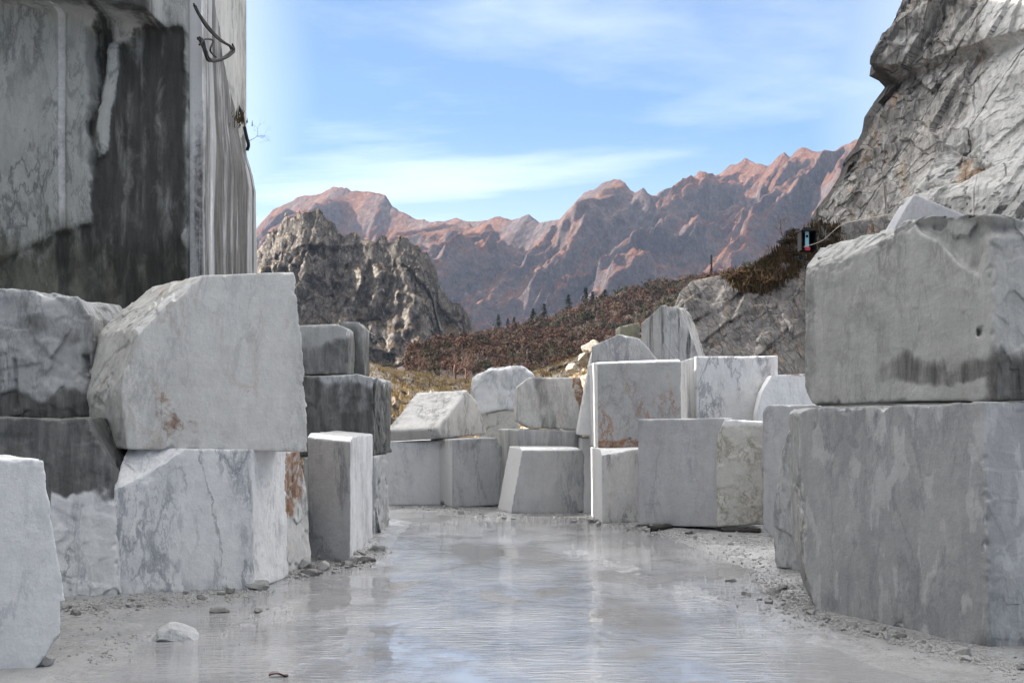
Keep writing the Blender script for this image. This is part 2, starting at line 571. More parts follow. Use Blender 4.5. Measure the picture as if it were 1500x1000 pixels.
def st_B(st, u, w, v, dom, nz):
    # dark patina on the upper part, fresh pale break below it on the right
    lim = .48 + .14 * sstep(.68, .80, u) + nz * .22
    st[:, 1] = np.maximum(st[:, 1], sstep(-.03, .04, w - lim) * .95)
    st[:, 1] = np.where(u < .62, np.maximum(st[:, 1], .9), st[:, 1])
    st[:, 0] = np.maximum(st[:, 0], np.where(w < lim, .35, 0))
    st[:, 0] = np.where(st[:, 1] > .5, st[:, 0] * sstep(.05, .2, nz), st[:, 0])
block('broken block with a black weathered skin above and a fresh pale break below',
      [(-90, 890), (-90, 611), (124, 612), (168, 690), (172, 874)], 13.0, 13.42, (0, 2.4, 0), MAT['veined'],
      rough={'all': .035}, wob=.03, chip=.07, stain=st_B)

block('smooth white block in the left foreground corner with a jagged broken right edge',
      [(-160, 992), (-160, 668), (63, 673), (94, 880), (92, 930), (55, 985)], 9.25, 9.45, (-.66, 1.2, 0), MAT['white'],
      rough={'side2': .035, 'side3': .04, 'side4': .04}, wob=.012, chip=.05, stain=lambda st, u, w, v, dom, nz: foot_dirt(st, w, nz, .25, .04))

def st_D(st, u, w, v, dom, nz):
    st[:, 2] = np.maximum(st[:, 2], sstep(.20, .36, nz) * .50)
    st[:, 1] = np.maximum(st[:, 1], sstep(.9, 1.02, w * .55 + u * .5 + nz * .05) * .30)
block('big upright pale block with rust spots on top of the long veined block',
      [(188, 657), (178, 575), (205, 480), (290, 404), (432, 398), (441, 480), (452, 570), (449, 661)], 13.62, 14.25, (-.75, 1.15, 0), MAT['warm'],
      cuts=[([(200, 492, 13.66), (292, 405, 13.9), (212, 418, 14.5)], .05, .45)],
      rough={'side0': .025, 'side1': .03, 'side2': .05, 'side6': .03, 'side5': .02}, chip=.05, stain=st_D)

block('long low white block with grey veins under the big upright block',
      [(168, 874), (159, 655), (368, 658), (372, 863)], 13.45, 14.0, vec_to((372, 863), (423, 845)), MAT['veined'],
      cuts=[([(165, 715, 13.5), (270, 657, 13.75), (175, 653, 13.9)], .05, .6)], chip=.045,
      rough={'side2': .012}, stain=lit_side(4, amt=.55, foot=.45))  # right side painted lighter, as lit from the track

def st_F(st, u, w, v, dom, nz):
    st[:, 2] = np.maximum(st[:, 2], sstep(.35, .95, w + nz * .8) * .75)
block('narrow rust stained slab end wedged between the long veined block and the grey veined block',
      [(412, 842), (412, 661), (440, 661), (447, 700), (453, 760), (455, 830)], 15.35, 16.1, (-.25, 1.0, 0), MAT['scaly'],
      rough={'all': .03}, stain=st_F)

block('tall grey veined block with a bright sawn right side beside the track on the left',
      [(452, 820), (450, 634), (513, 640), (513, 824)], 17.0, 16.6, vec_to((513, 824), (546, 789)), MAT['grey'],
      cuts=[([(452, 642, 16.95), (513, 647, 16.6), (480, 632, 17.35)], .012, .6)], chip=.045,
      stain=lit_side(4, amt=.6, foot=.4))  # brightness of the right side is put into its colour

def st_I(st, u, w, v, dom, nz):
    st[:, 1] = np.maximum(st[:, 1], np.where(v > .03, sstep(-.2, .5, nz) * .55, 0))
block('stained grey block on the ground at the far end of the left row',
      [(445, 790), (445, 670), (547, 669), (548, 788)], 20.0, 20.2, vec_to((548, 788), (561, 777), 1.0) * 1.6, MAT['grey'],
      rough={'side2': .06}, stain=st_I)

def st_H(st, u, w, v, dom, nz):
    st[:, 1] = np.maximum(st[:, 1], .80 - .55 * sstep(.86, .97, w - .1 * (1 - u) + nz * .15) - .2 * sstep(.15, .5, nz))
block('almost black weathered block stacked in the middle of the far left pile',
      [(432, 668), (432, 551), (525, 548), (546, 553), (547, 667)], 20.2, 20.35, (.05, 2.3, 0), MAT['grey'],
      rough={'all': .03, 'side3': .06}, chip=.06, stain=st_H)
block('dull grey block with one pale edge on top of the far left pile',
      [(425, 549), (425, 477), (492, 474), (510, 481), (510, 548)], 20.5, 20.7, (0, .8, 0), MAT['weathered'],
      rough={'side3': .02}, chip=.04, stain=lambda st, u, w, v, dom, nz: st.__setitem__((slice(None), 1), np.maximum(st[:, 1], sstep(.75, .45, w - .2 * u + nz * .3) * .55 + .1)))
block('small blackened block behind the dull grey block on top of the far left pile',
      [(495, 549), (495, 471), (524, 471), (532, 480), (533, 549)], 21.55, 21.6, (0, .85, 0), MAT['weathered'],
      rough={'all': .03}, chip=.05, stain=lambda st, u, w, v, dom, nz: st.__setitem__((slice(None), 1), np.clip(.7 + nz, 0, 1)))

# ---- centre
block('plain pale square block carrying the roof shaped block at the end of the track',
      [(565, 741), (565, 647), (651, 645), (652, 740)], 27.2, 27.3, (0, 1.9, 0), MAT['white'], chip=.035,
      stain=lambda st, u, w, v, dom, nz: (lit_side(0, amt=.55)(st, u, w, v, dom, nz), foot_dirt(st, w, nz, .4, .05)))  # front whitened in colour to offset the wall's shadow
block('tilted roof shaped block with a sloping veined top lying on the plain pale block',
      [(647, 642), (641, 628), (685, 571), (700, 590), (714, 636)], 26.9, 28.4, (-1.02, .25, -.06), MAT['scaly'], chip=.03,
      rough={'side1': .02})
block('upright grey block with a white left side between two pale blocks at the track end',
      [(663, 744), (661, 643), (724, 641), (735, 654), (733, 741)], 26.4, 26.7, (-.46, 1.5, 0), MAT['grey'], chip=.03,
      stain=lambda st, u, w, v, dom, nz: (lit_side(2)(st, u, w, v, dom, nz), foot_dirt(st, w, nz, .6, .05), st.__setitem__((slice(None), 1), np.maximum(st[:, 1], sstep(.72, .95, w + nz * .3) * .5 * sstep(.1, .2, v + .18)))))  # light on the left side painted in as white
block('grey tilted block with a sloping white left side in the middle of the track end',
      [(748, 753), (766, 655), (850, 655), (856, 668), (856, 748), (842, 753)], 24.85, 25.0, vec_to((748, 753), (733, 748)) * 1.3, MAT['grey'], chip=.03, stain=lit_side(2),  # left slope whitened in colour as if lit
      cuts=[([(766, 661, 24.8), (850, 661, 24.9), (800, 652, 25.3)], .01, .6)])
block('rounded white boulder topping the pile behind the grey blocks',
      [(690, 580), (695, 552), (720, 541), (762, 538), (784, 548), (786, 596), (760, 603), (702, 607)], 30.0, 30.2, (-.1, 1.6, .05), MAT['white'],
      rough={'all': .07}, wob=.10, chip=.09, edge=.05, roughfreq=1.3)
block('rough low block beneath the rounded white boulder',
      [(700, 730), (702, 605), (758, 602), (762, 730)], 30.1, 30.2, (0, 1.5, 0), MAT['breccia'], rough={'all': .05}, wob=.05)

def st_S(st, u, w, v, dom, nz):
    st[:, 2] = np.maximum(st[:, 2], sstep(.80, .92, u + nz * .12 + (w - .5) * .12) * .85)
    st[:, 1] = np.maximum(st[:, 1], sstep(.17, .08, np.abs(u - .40 + .16 * (w - .5)) + nz * .06) * .50)
block('block with a dark grey band and a rusty right end behind the tilted block',
      [(776, 627), (757, 617), (758, 566), (776, 552), (850, 553), (860, 600), (854, 629)], 26.2, 26.3, (-.05, 1.9, 0), MAT['warm'], chip=.03,
      rough={'side1': .015}, stain=st_S)
block('striped grey block under the banded block with the rusty end',
      [(760, 745), (760, 629), (853, 630), (853, 745)], 26.15, 26.2, (-.40, 2.0, 0), MAT['banded'], chip=.03)
block('thin leaning pale slab seen edge on beside the rust veined block',
      [(845, 637), (848, 618), (868, 512), (880, 509), (877, 640)], 24.7, 24.7, (.06, 2.0, 0), MAT['white'], chip=.03, rough={'side1': .01})
block('small white prop block under the leaning pale slab',
      [(853, 756), (852, 642), (872, 640), (872, 756)], 25.0, 25.0, (0, 1.2, 0), MAT['white'])

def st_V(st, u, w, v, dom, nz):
    lit_side(2)(st, u, w, v, dom, nz)  # left side painted white for the light it catches
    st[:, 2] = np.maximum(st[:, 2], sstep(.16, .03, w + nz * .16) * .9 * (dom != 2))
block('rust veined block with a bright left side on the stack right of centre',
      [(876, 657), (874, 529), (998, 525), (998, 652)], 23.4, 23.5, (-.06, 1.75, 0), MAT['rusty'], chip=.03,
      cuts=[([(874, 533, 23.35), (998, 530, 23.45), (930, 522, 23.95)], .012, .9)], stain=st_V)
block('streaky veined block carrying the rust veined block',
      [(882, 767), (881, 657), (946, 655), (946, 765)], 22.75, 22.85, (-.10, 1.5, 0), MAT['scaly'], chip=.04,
      cuts=[([(881, 668, 22.7), (934, 660, 22.8), (905, 652, 23.0)], .03, .6)], stain=lit_side(2))  # lit look of the left side comes from its colour
block('low gable shaped slab lying on top of the rust veined block',
      [(867, 531), (867, 507), (908, 489), (936, 497), (968, 531)], 24.3, 24.4, (.05, .9, 0), MAT['grey'], rough={'side2': .03, 'side3': .03}, chip=.04)
block('pale veined block with a shaded left side behind the lilac grey block',
      [(1019, 756), (1019, 522), (1140, 520), (1139, 756)], 24.0, 24.1, (0, 2.2, 0), MAT['veined'], chip=.03)

block('square lilac grey sawn block propped off the ground on the right',
      [(935, 769), (935, 614), (1061, 612), (1051, 772)], 21.75, 20.95, (.25, .85, 0), MAT['lilac'], chip=.03,
      stain=lambda st, u, w, v, dom, nz: (foot_dirt(st, w, nz, .5, .03), st.__setitem__((slice(None), 2), np.maximum(st[:, 2], sstep(.2, .45, nz + .3 * (.4 - w)) * .3))))
def st_AA(st, u, w, v, dom, nz):
    st[:, 3] = np.maximum(st[:, 3], sstep(.30, .75, w + nz * .5 - .15 * u) * sstep(.95, .78, w + nz * .3) * (.62 + .8 * nz))
    st[:, 0] = np.maximum(st[:, 0], sstep(.86, .97, w + nz * .12) * .7)
block('greenish chipped block with a web of veins propped right of the lilac grey block',
      [(1049, 772), (1050, 645), (1063, 616), (1119, 617), (1119, 769)], 20.9, 20.7, (.2, 1.4, 0), MAT['breccia'], rough={'front': .03, 'side1': .04, 'side2': .03},
      chip=.06, stain=st_AA)
block('brilliant white block with a sloping left side peeping out behind the tall pale slab',
      [(1108, 764), (1109, 605), (1116, 575), (1131, 549), (1200, 546), (1200, 764)], 23.0, 23.2, (.1, 1.0, 0), MAT['white'], chip=.03,
      stain=lambda st, u, w, v, dom, nz: (st.__setitem__((slice(None), 0), np.maximum(st[:, 0], .55)), st.__setitem__((slice(None), 2), np.maximum(st[:, 2], sstep(.955, .985, w + nz * .01) * .55))))
block('tall pale bluish slab standing just left of the big right hand stack',
      [(1117, 772), (1117, 603), (1125, 593), (1200, 592), (1200, 800), (1131, 789)], 19.9, 19.4, (.45, 1.1, 0), MAT['lilac'], chip=.03,
      rough={'side0': .02})
block('rounded narrow grey block between the tall pale slab and the big right hand stack',
      [(1136, 832), (1131, 790), (1134, 745), (1143, 660), (1156, 626), (1176, 618), (1215, 618), (1215, 842)], 15.85, 15.3, (.35, 1.3, 0), MAT['grey'], rough={'all': .025}, chip=.05)

def st_RL(st, u, w, v, dom, nz):
    st[:, 3] = np.maximum(st[:, 3], np.where(v > .06, sstep(.95, .2, u * 2) * .5, 0))
    st[:, 1] = np.maximum(st[:, 1], np.where((v > .06) & (u < .2), sstep(.0, .3, nz) * .3, 0))
    st[:, 1] = np.maximum(st[:, 1], sstep(.25, .02, w + nz * .12) * sstep(.50, .62, u + nz * .06) * .55)
    foot_dirt(st, w, nz, .45, .03)
block('huge bluish grey block on the ground at the right edge, bottom of its stack',
      [(1196, 893), (1178, 830), (1172, 720), (1170, 605), (1185, 597), (1440, 588), (1680, 582), (1680, 1015)], 12.7, 9.0, (.30, 2.0, 0), MAT['bluegrey'],
      cuts=[([(1440, 590, 10.42), (1442, 950, 10.36), (1640, 700, 10.75)], .018, 0.0)],
      rough={'side0': .03, 'side1': .035, 'side2': .03, 'side3': .03}, chip=.06, wob=.02, stain=st_RL, fresh_cuts=False)
def st_RU(st, u, w, v, dom, nz):
    lo = sstep(.08, .13, w + nz * .10) * sstep(.36, .20, w + nz * .22)
    st[:, 1] = np.maximum(st[:, 1], lo * sstep(.20, .34, u + nz * .12) * .66)
    st[:, 1] = np.maximum(st[:, 1], sstep(.56, .62, u + nz * .04) * sstep(.42, .15, w + nz * .15) * .8)
    st[:, 1] = np.maximum(st[:, 1], sstep(.13, .0, u + nz * .1) * .38)
    st[:, 1] = np.maximum(st[:, 1], sstep(.045, .0, np.abs(u - .27 + .02 * nz)) * sstep(.3, .9, w) * .45)
    st[:, 3] = np.maximum(st[:, 3], sstep(.3, .05, w + nz * .2) * .4)
    st[:, 0] *= .35
block('huge weathered grey block with dark lichen along its base, top of the right hand stack',
      [(1190, 592), (1178, 572), (1177, 480), (1181, 385), (1198, 356), (1330, 322), (1500, 308), (1700, 290), (1700, 578)], 12.85, 9.05, (.66, 2.6, 0), MAT['weathered'],
      cuts=[([(1437, 400, 10.48), (1440, 590, 10.44), (1640, 500, 10.8)], .05, 0.0),
            ([(1181, 395, 12.85), (1330, 333, 11.45), (1250, 335, 12.9)], .05, .25)],
      rough={'side4': .05, 'side5': .05, 'side6': .04, 'side2': .02, 'front': .012}, chip=.06, edge=.010, wob=.03, stain=st_RU,
      dents=[([(1335, 318), (1352, 338), (1376, 347), (1398, 372), (1420, 390), (1436, 398), (1446, 345), (1475, 318), (1400, 300)], .13, .06, .25), ([(1433, 478), (1441, 478), (1442, 488), (1434, 489)], .10, .012, 0)])
block('small pale angular block lying on top of the right hand stack under the cliff',
      [(1300, 358), (1318, 318), (1340, 283), (1412, 314), (1440, 358)], 13.3, 13.2, (.1, .9, 0), MAT['lilac'], chip=.02)

# timber sleepers under the propped blocks
def sleeper(a, b, w, h, label):
    a, b = np.array(a), np.array(b)
    t = (b - a) / np.linalg.norm(b - a)
    n = np.array([-t[1], t[0], 0])
    m = 24
    vs = []
    for i in range(m):
        c = a + (b - a) * i / (m - 1)
        for k in range(8):
            th = 2 * math.pi * (k + .5) / 8
            r = 1 + .12 * math.sin(i * 1.7 + k * 2.3)
            vs.append(c + n * w * .55 * math.cos(th) * r + np.array([0, 0, h * .5 + h * .55 * math.sin(th) * r]))
    f = [(i * 8 + k, i * 8 + (k + 1) % 8, (i + 1) * 8 + (k + 1) % 8, (i + 1) * 8 + k) for i in range(m - 1) for k in range(8)]
    o = obj_at_base('timber_sleeper', vs, [np.array(f), np.array([[0, 7, 6, 5, 4, 3, 2, 1], [(m - 1) * 8 + k for k in range(8)]])], MAT['timber'])
    tag(o, label, 'timber', 'timber sleepers under the blocks')

m, nt, bs = new_mat('black_timber')
tc = nt.node('ShaderNodeTexCoord').outputs['Object']
n = nt.noise(nt.mapping(tc, scale=(2, 14, 14)), 2, 5, .6)
nt.put(bs.inputs['Base Color'], nt.mix(n.outputs[0], (.012, .012, .012), (.05, .045, .04)))
bs.inputs['Roughness'].default_value = .8
nt.put(bs.inputs['Normal'], nt.bump(n.outputs[0], .6, .02))
MAT['timber'] = m
sleeper(P(955, 778, gy(778)), P(1000, 774, gy(774)) + np.array([.4, .75, 0]), .16, .085, 'black timber end poking out under the lilac grey block')
sleeper(P(1060, 781, gy(781)) + np.array([0, .15, 0]), P(1112, 783, gy(783)) + np.array([.05, .2, 0]), .18, .075, 'black timber under the greenish chipped block')

# ------------------------------------------------------------------ wall remnant at the foot of the grey slope
def st_G(st, u, w, v, dom, nz):
    st[:, 1] = np.maximum(st[:, 1], sstep(.48, .62, u + nz * .15) * sstep(-.2, .25, nz) * .7)
    st[:, 1] = np.maximum(st[:, 1], sstep(.88, .97, w + nz * .1) * .5)
block('streaked pale stub of quarry wall rising behind the gable shaped slab',
      [(938, 716), (939, 474), (968, 450), (988, 446), (1002, 482), (1042, 600), (1046, 716)], 34.0, 33.0, (.6, 2.2, 0), MAT['streak'],
      cuts=[([(966, 452, 33.6), (966, 600, 33.6), (1040, 560, 34.6)], .06, 0)], rough={'side1': .08, 'side2': .1, 'side3': .08}, chip=.10, wob=.05,
      name='wall_stub', cat='quarry wall', group=None, stain=st_G)
block('low brown mossy wall end beside the streaked stub of quarry wall',
      [(905, 715), (908, 478), (938, 471), (937, 715)], 35.2, 35.0, (0, 1.2, 0), MAT['breccia'], rough={'all': .04}, name='mossy_wall', cat='stone wall', group=None,
      stain=lambda st, u, w, v, dom, nz: (st.__setitem__((slice(None), 3), .9), st.__setitem__((slice(None), 1), .45)))

# ------------------------------------------------------------------ tall quarry walls on the left
def coords_mixed(a, b, dense0, dense1, step, far):
    """dense between dense0..dense1, growing outward to a..b"""
    mid = np.arange(dense0, dense1 + step * .5, step)
    lo = np.linspace(a, dense0, far, endpoint=False) if a < dense0 else np.array([])
    hi = np.linspace(dense1, b, far + 1)[1:] if b > dense1 else np.array([])
    return np.concatenate([lo, mid, hi])

def prism(front_grid, back_vec):
    """closed mesh: a front grid (nu x nv x 3) and its outline pushed back"""
    nu, nv, _ = front_grid.shape
    v = front_grid.reshape(-1, 3)
    idx = np.arange(nu * nv).reshape(nu, nv)
    ring = np.concatenate([idx[:-1, 0], idx[-1, :-1], idx[:0:-1, -1], idx[0, :0:-1]])
    bv = v[ring] + np.asarray(back_vec)
    k = len(ring)
    vs = np.vstack([v, bv, bv.mean(axis=0)])
    o = nu * nv
    i = np.arange(k); j = (i + 1) % k
    q = np.stack([ring[i], o + i, o + j, ring[j]], axis=1)
    t = np.stack([o + i, np.full(k, o + k), o + j], axis=1)
    return vs, [grid_faces(nu, nv)[:, ::-1], q[:, ::-1], t[:, ::-1]]

YW = 19.0
xr = (272 - CX) / F * YW
s = YW / F
xs = coords_mixed(-60, xr, xr - 300 * s, xr, .028, 24)
zs = coords_mixed(-.5, 30, EYE - 20 * s, EYE + 625 * s, .028, 16)
gx, gz = np.meshgrid(xs, zs, indexing='ij')
gp = np.stack([gx.ravel(), np.full(gx.size, YW), gz.ravel()], axis=1)
lx = (gp[:, 0] - xr) / s + 272          # authoring coordinates on the wall's own face, in units of its scale
lz = HY - (gp[:, 2] - EYE) / s
nz = fbm(gp * .9, 5); nf = fbm(gp * 4, 4)
jag = fbm(np.stack([lx * 0, lz * .03, lz * 0 + 3], axis=1), 4) * 14
dark = sdf_poly(lx + jag + nf * 6, lz + nf * 10, [(135, 25), (160, 22), (168, 60), (185, 62), (200, 40), (276, 38), (276, 700), (-400, 700), (-400, 410), (-60, 380), (0, 372), (60, 350), (128, 320), (130, 250), (128, 180), (136, 120), (133, 60)])
isle = sdf_poly(lx + jag * .5 + nf * 5, lz + nf * 9, [(160, 62), (172, 66), (174, 100), (165, 140), (160, 190), (152, 225), (143, 230), (137, 215), (143, 150), (152, 90)])
isle2 = sdf_poly(lx + nf * 5, lz + nf * 6, [(165, 18), (190, 22), (193, 40), (186, 55), (172, 62), (167, 40)])
dk = sstep(4, -6, dark) * sstep(-3, 4, isle) * sstep(-3, 4, isle2)
bench = sdf_poly(lx, lz + nf * 3, [(-2500, -1400), (238, -1400), (240, 44), (236, 42), (130, 22), (0, 2), (-2500, -250)])
groove = np.abs(lx - 90 + .003 * (lz - 300))
y = YW - .02 + nz * .05 + nf * .012
y = y + .05 * np.sqrt(np.clip(1 - (groove / 6.5) ** 2, 0, 1)) * (lz > 5)
y = y - .10 * sstep(6, -6, isle) - .06 * sstep(4, -4, isle2) - .75 * sstep(3, -5, bench)
y = y + .08 * sstep(2, -12, dark) 
rec = sdf_poly(lx + jag, lz, [(128, 40), (150, 40), (160, 80), (145, 150), (138, 240), (128, 240), (130, 150)])
y = y + .18 * sstep(3, -5, rec)
gp[:, 1] = np.where(gp[:, 0] > xr - .01, YW + .10, y)
st = np.zeros((len(gp), 4))
vs_ = fbm(np.stack([gp[:, 0] * 5, gp[:, 2] * .22, gp[:, 2] * 0], axis=1), 5)
st[:, 1] = np.clip(dk * (.80 + .2 * nz + .75 * vs_), 0, 1)
st[:, 1] = np.maximum(st[:, 1], sstep(60, 0, dark) * np.clip(.25 + 1.1 * vs_, 0, .6) * sstep(-3, 4, isle))
lower = sstep(380, 330, lz)
lw = sstep(300, 400, lz + nz * 90)
st[:, 1] = st[:, 1] * (1 - lw) + lw * np.clip(st[:, 1] * (.62 + .8 * nz + .25 * sstep(120, 170, lx)), 0, 1)
st[:, 1] = np.maximum(st[:, 1], sstep(3, -4, bench) * (.72 + .3 * nz))
st[:, 3] = sstep(230, 420, lz + nz * 80) * .85
st[:, 0] = np.where(groove < 6, .62 * (lz > 4), 0) * (1 - .7 * dk)
vs, fs = prism(gp.reshape(len(xs), len(zs), 3), (0, 4.2, 0))
st_all = np.vstack([st, np.zeros((len(vs) - len(st), 4)) + np.array([0, .5, 0, 0])])
o = obj_at_base('quarry_wall', vs, fs, MAT['wall'], True, {'stain': st_all})
tag(o, 'towering grey quarry wall with a black stained right half and a long drill groove', 'quarry wall')

# streaked wall running back from the corner of the dark wall
edge = [(352, -1900), (353, -200), (353, 150), (357, 182), (361, 228), (371, 262), (375, 282), (375, 420), (375, 720)]
Y0, Y1 = 19.12, 23.2
zs = coords_mixed(-.5, 30, 2.5, 8.6, .03, 16)
nu = 110
us = np.linspace(0, 1, nu)
G = np.zeros((nu, len(zs), 3))
pyr = np.array([e[1] for e in edge]); pxr = np.array([e[0] for e in edge])
for j, z in enumerate(zs):
    pyj = HY - (z - EYE) / Y1 * F
    pe = np.interp(pyj, pyr, pxr)
    A_ = np.array([(273 - CX) / F * Y0, Y0, z]); B_ = np.array([(pe - CX) / F * Y1, Y1, z])
    G[:, j, :] = A_[None] + us[:, None] * (B_ - A_)[None]
g2 = G.reshape(-1, 3)
u2 = np.repeat(us, len(zs)); z2 = g2[:, 2]
drop = HY - (z2 - EYE) / 20.5 * F
step1 = np.interp(drop, [-300, 20, 80, 150, 260, 500], [.25, .27, .38, .60, .66, .62])
step2 = np.interp(drop, [-300, 100, 160, 260, 420], [1.2, 1.1, .86, .82, .80])
nz = fbm(g2 * np.array([2, 2, .5]), 4); nf = fbm(g2 * np.array([7, 7, 1.2]), 4)
lay1 = sstep(.03, -.02, u2 - step1 - nz * .03)
lay2 = sstep(-.02, .03, u2 - step2 - nz * .03)
g2[:, 0] += .22 * lay1 - .12 * (1 - lay1) * (1 - lay2) + .04 * nz + .015 * nf
g2[:, 1] -= .08 * lay1
g2[u2 == 0, 0] = xr - .40
g2[u2 == 0, 1] = 19.45
st = np.zeros((len(g2), 4))
bands = fbm(np.stack([u2 * 13, z2 * .10, z2 * 0], axis=1), 4)
st[:, 0] = np.clip(sstep(.20, .06, u2 + nz * .12) * .42 + sstep(.05, .3, bands) * .45, 0, 1)
st[:, 1] = np.clip(sstep(-.02, .07, -bands) * 1.5 + (1 - lay1) * (1 - lay2) * (.45 + .9 * nf), 0, 1)
st[:, 1] = np.maximum(st[:, 1], sstep(.05, .0, np.abs(u2 - step2) - .02) * sstep(140, 200, drop) * .9)
st[:, 1] = np.where(u2 < .12, st[:, 1] * .6, st[:, 1])
st[:, 1] = np.maximum(st[:, 1], sstep(.22, .27, u2 + nz * .05) * lay1 * (.62 + .6 * nf))
st[:, 0] = np.where((drop < 150) & (u2 > .4), np.maximum(st[:, 0], .4 * (st[:, 1] < .4)), st[:, 0])
Gp = g2.reshape(nu, len(zs), 3)
vs, fs = prism(Gp, (-14, .6, 0))
st_all = np.vstack([st, np.zeros((len(vs) - len(st), 4)) + np.array([0, .5, 0, 0])])
o = obj_at_base('quarry_wall', vs, fs, MAT['streak'], True, {'stain': st_all})
tag(o, 'pale streaked quarry wall beside the dark wall, hung with looped black cables', 'quarry wall')

# unseen rock masses added on the left to block the sun
def rough_mass(outline, ztop, label, mat, z0=-1.0, nz_=14, seed=0, name='shade_rock', amp=.8, cat='rock face'):
    ring = polyline(outline + [outline[0]], 160)[:-1]
    zz = np.linspace(z0, ztop, nz_)
    V = np.array([[x, y_, z] for z in zz for (x, y_) in ring])
    c = ring.mean(axis=0)
    nrm = (V[:, :2] - c); nrm /= np.linalg.norm(nrm, axis=1)[:, None]
    V[:, :2] += nrm * (fbm(V * .15 + seed, 4) * amp)[:, None] - nrm * amp
    k = len(ring)
    q = []
    for a in range(nz_ - 1):
        i = np.arange(k); j = (i + 1) % k
        q.append(np.stack([a * k + i, a * k + j, (a + 1) * k + j, (a + 1) * k + i], axis=1))
    V = np.vstack([V, [c[0], c[1], ztop + .5]])
    i = np.arange(k); j = (i + 1) % k
    t = np.stack([(nz_ - 1) * k + i, (nz_ - 1) * k + j, np.full(k, len(V) - 1)], axis=1)
    o = obj_at_base(name, V, [np.concatenate(q), t], mat, True, {'stain': np.zeros((len(V), 4))})
    tag(o, kind='structure')
rough_mass([(-60, 23.9), (-9, 23.9), (-8.5, 27), (-11, 40), (-60, 40)], 13, None, MAT['wall'], name='shade_hill', amp=.4)  # hidden hill, height set so it shades the centre pile
rough_mass([(-70, 46), (-14, 46), (-15, 58), (-26, 110), (-80, 110)], 36, None, MAT['wall'], name='shade_hill', seed=50, amp=2.5, nz_=24)  # hidden hill added to shade the grey slope and cliff
rough_mass([(-60, 18.5), (-11, 18.5), (-9.5, 14), (-10, -5), (-12, -40), (-60, -40)], 15, None, MAT['wall'], name='near_shade_hill', seed=30)  # added out of view to keep sun off the near blocks

# cables
m, nt, bs = new_mat('black_rubber')
bs.inputs['Base Color'].default_value = (.012, .012, .013, 1)
bs.inputs['Roughness'].default_value = .8
MAT['rubber'] = m
def cable(strands, label, r=.022, Y=20.4, name='black_cable'):
    parts = []
    for k, pts in enumerate(strands):
        w = spline([P(px, py, (Y - dy) if Y > 21 else (4.10 - .12 * dy) * F / (CX - px)) for (px, py, dy) in pts], 60)
        parts.append(tube(w, r, 7))
    v, f = join(parts)
    o = obj_at_base(name, v, f, MAT['rubber'])
    tag(o, label, 'cable', 'black cables hanging on the streaked wall')
_up = [(285, 8), (292, 22), (306, 42), (322, 58), (338, 68), (341, 74), (334, 82), (320, 88), (306, 88), (301, 76), (296, 62), (291, 56)]
_rc = random.Random(4)
_str = []
for k in range(7):
    jx, jy = _rc.uniform(-2, 2), _rc.uniform(-2, 2)
    _str.append([(a + jx + _rc.uniform(-1, 1), b + jy + _rc.uniform(-1.5, 1.5), .3 + .25 * _rc.random()) for a, b in (_up if k < 4 else _up[4:])])
_str.append([(292, 66, .5), (300, 58, .6), (312, 60, .5), (308, 74, .5), (316, 84, .4)])
cable(_str, 'thick looped bundle of black cable hanging near the top of the streaked wall', .013, 20.6)
cable([[(347, 145, .1), (349, 156, .2), (354, 166, .25), (356, 180, .25)], [(358, 186, .25), (361, 200, .25), (364, 212, .25), (362, 220, .2)]],
      'short black cable down the right edge of the streaked wall', .028, 22.9)

# ------------------------------------------------------------------ ground, water
def gheight(x, y):
    p = np.stack([x, y, x * 0], axis=1)
    left = np.interp(y, [0, 9, 12, 16, 19, 23, 26, 40], [-3.3, -2.9, -2.9, -2.2, -1.75, -1.75, -2.6, -3.2])
    right = np.interp(y, [0, 9, 12, 16, 20, 23, 25, 40], [3.2, 2.75, 2.5, 2.75, 2.3, 1.55, 1.0, 1.0])
    d = np.minimum(x - left, right - x)                 # distance inside the track
    bank = sstep(.50, -.25, d)
    back = sstep(23.2, 25.2, y - .3 * np.abs(x) + .2)
    e = np.maximum(bank, back)
    h = -.030 + .048 * e + .020 * fbm(p * .8, 3) + .012 * fbm(p * 3.0 + 8, 4) + .010 * e * fbm(p * 10, 3)
    # wheel ruts along the track
    rut = fbm(np.stack([x * 2.6 + .5 * fbm(p * .15, 2), y * .10, x * 0], axis=1), 3)
    h = h + .010 * rut
    h = h + .018 * sstep(-1.2, -2.6, x) * sstep(11.5, 9.0, y) * 1.0
    # mud bar across the far end and along the right
    bar = np.exp(-((x - (.4 + (20 - y) * .22)) / .35) ** 2) * sstep(21, 17, y) * sstep(9, 11, y)
    bar2 = np.exp(-((x + 1.45 + (18 - y) * .12) / .22) ** 2) * sstep(19.5, 17, y) * sstep(10, 12, y)
    h = h + bar * (.026 + .040 * fbm(p * np.array([9, 4, 1]), 5, gain=.65)) + bar2 * (.024 + .038 * fbm(p * np.array([9, 4, 1]) + 3, 5, gain=.65))
    far = sstep(32, 60, y)
    return h - far * 30.0 * sstep(60, 300, y) 

xs = np.concatenate([-np.geomspace(3800, 7.5, 26), np.arange(-7.0, 7.0, .035), np.geomspace(7.5, 3800, 26)])
ys = np.concatenate([-np.geomspace(300, 3, 10), np.arange(-2, 7, .5), np.arange(7, 14, .04), np.arange(14, 27, .06), np.arange(27, 40, .5), np.geomspace(41, 3700, 40)])
gx, gyy = np.meshgrid(xs, ys, indexing='ij')
h = gheight(gx.ravel(), gyy.ravel())
V = np.stack([gx.ravel(), gyy.ravel(), h], axis=1)

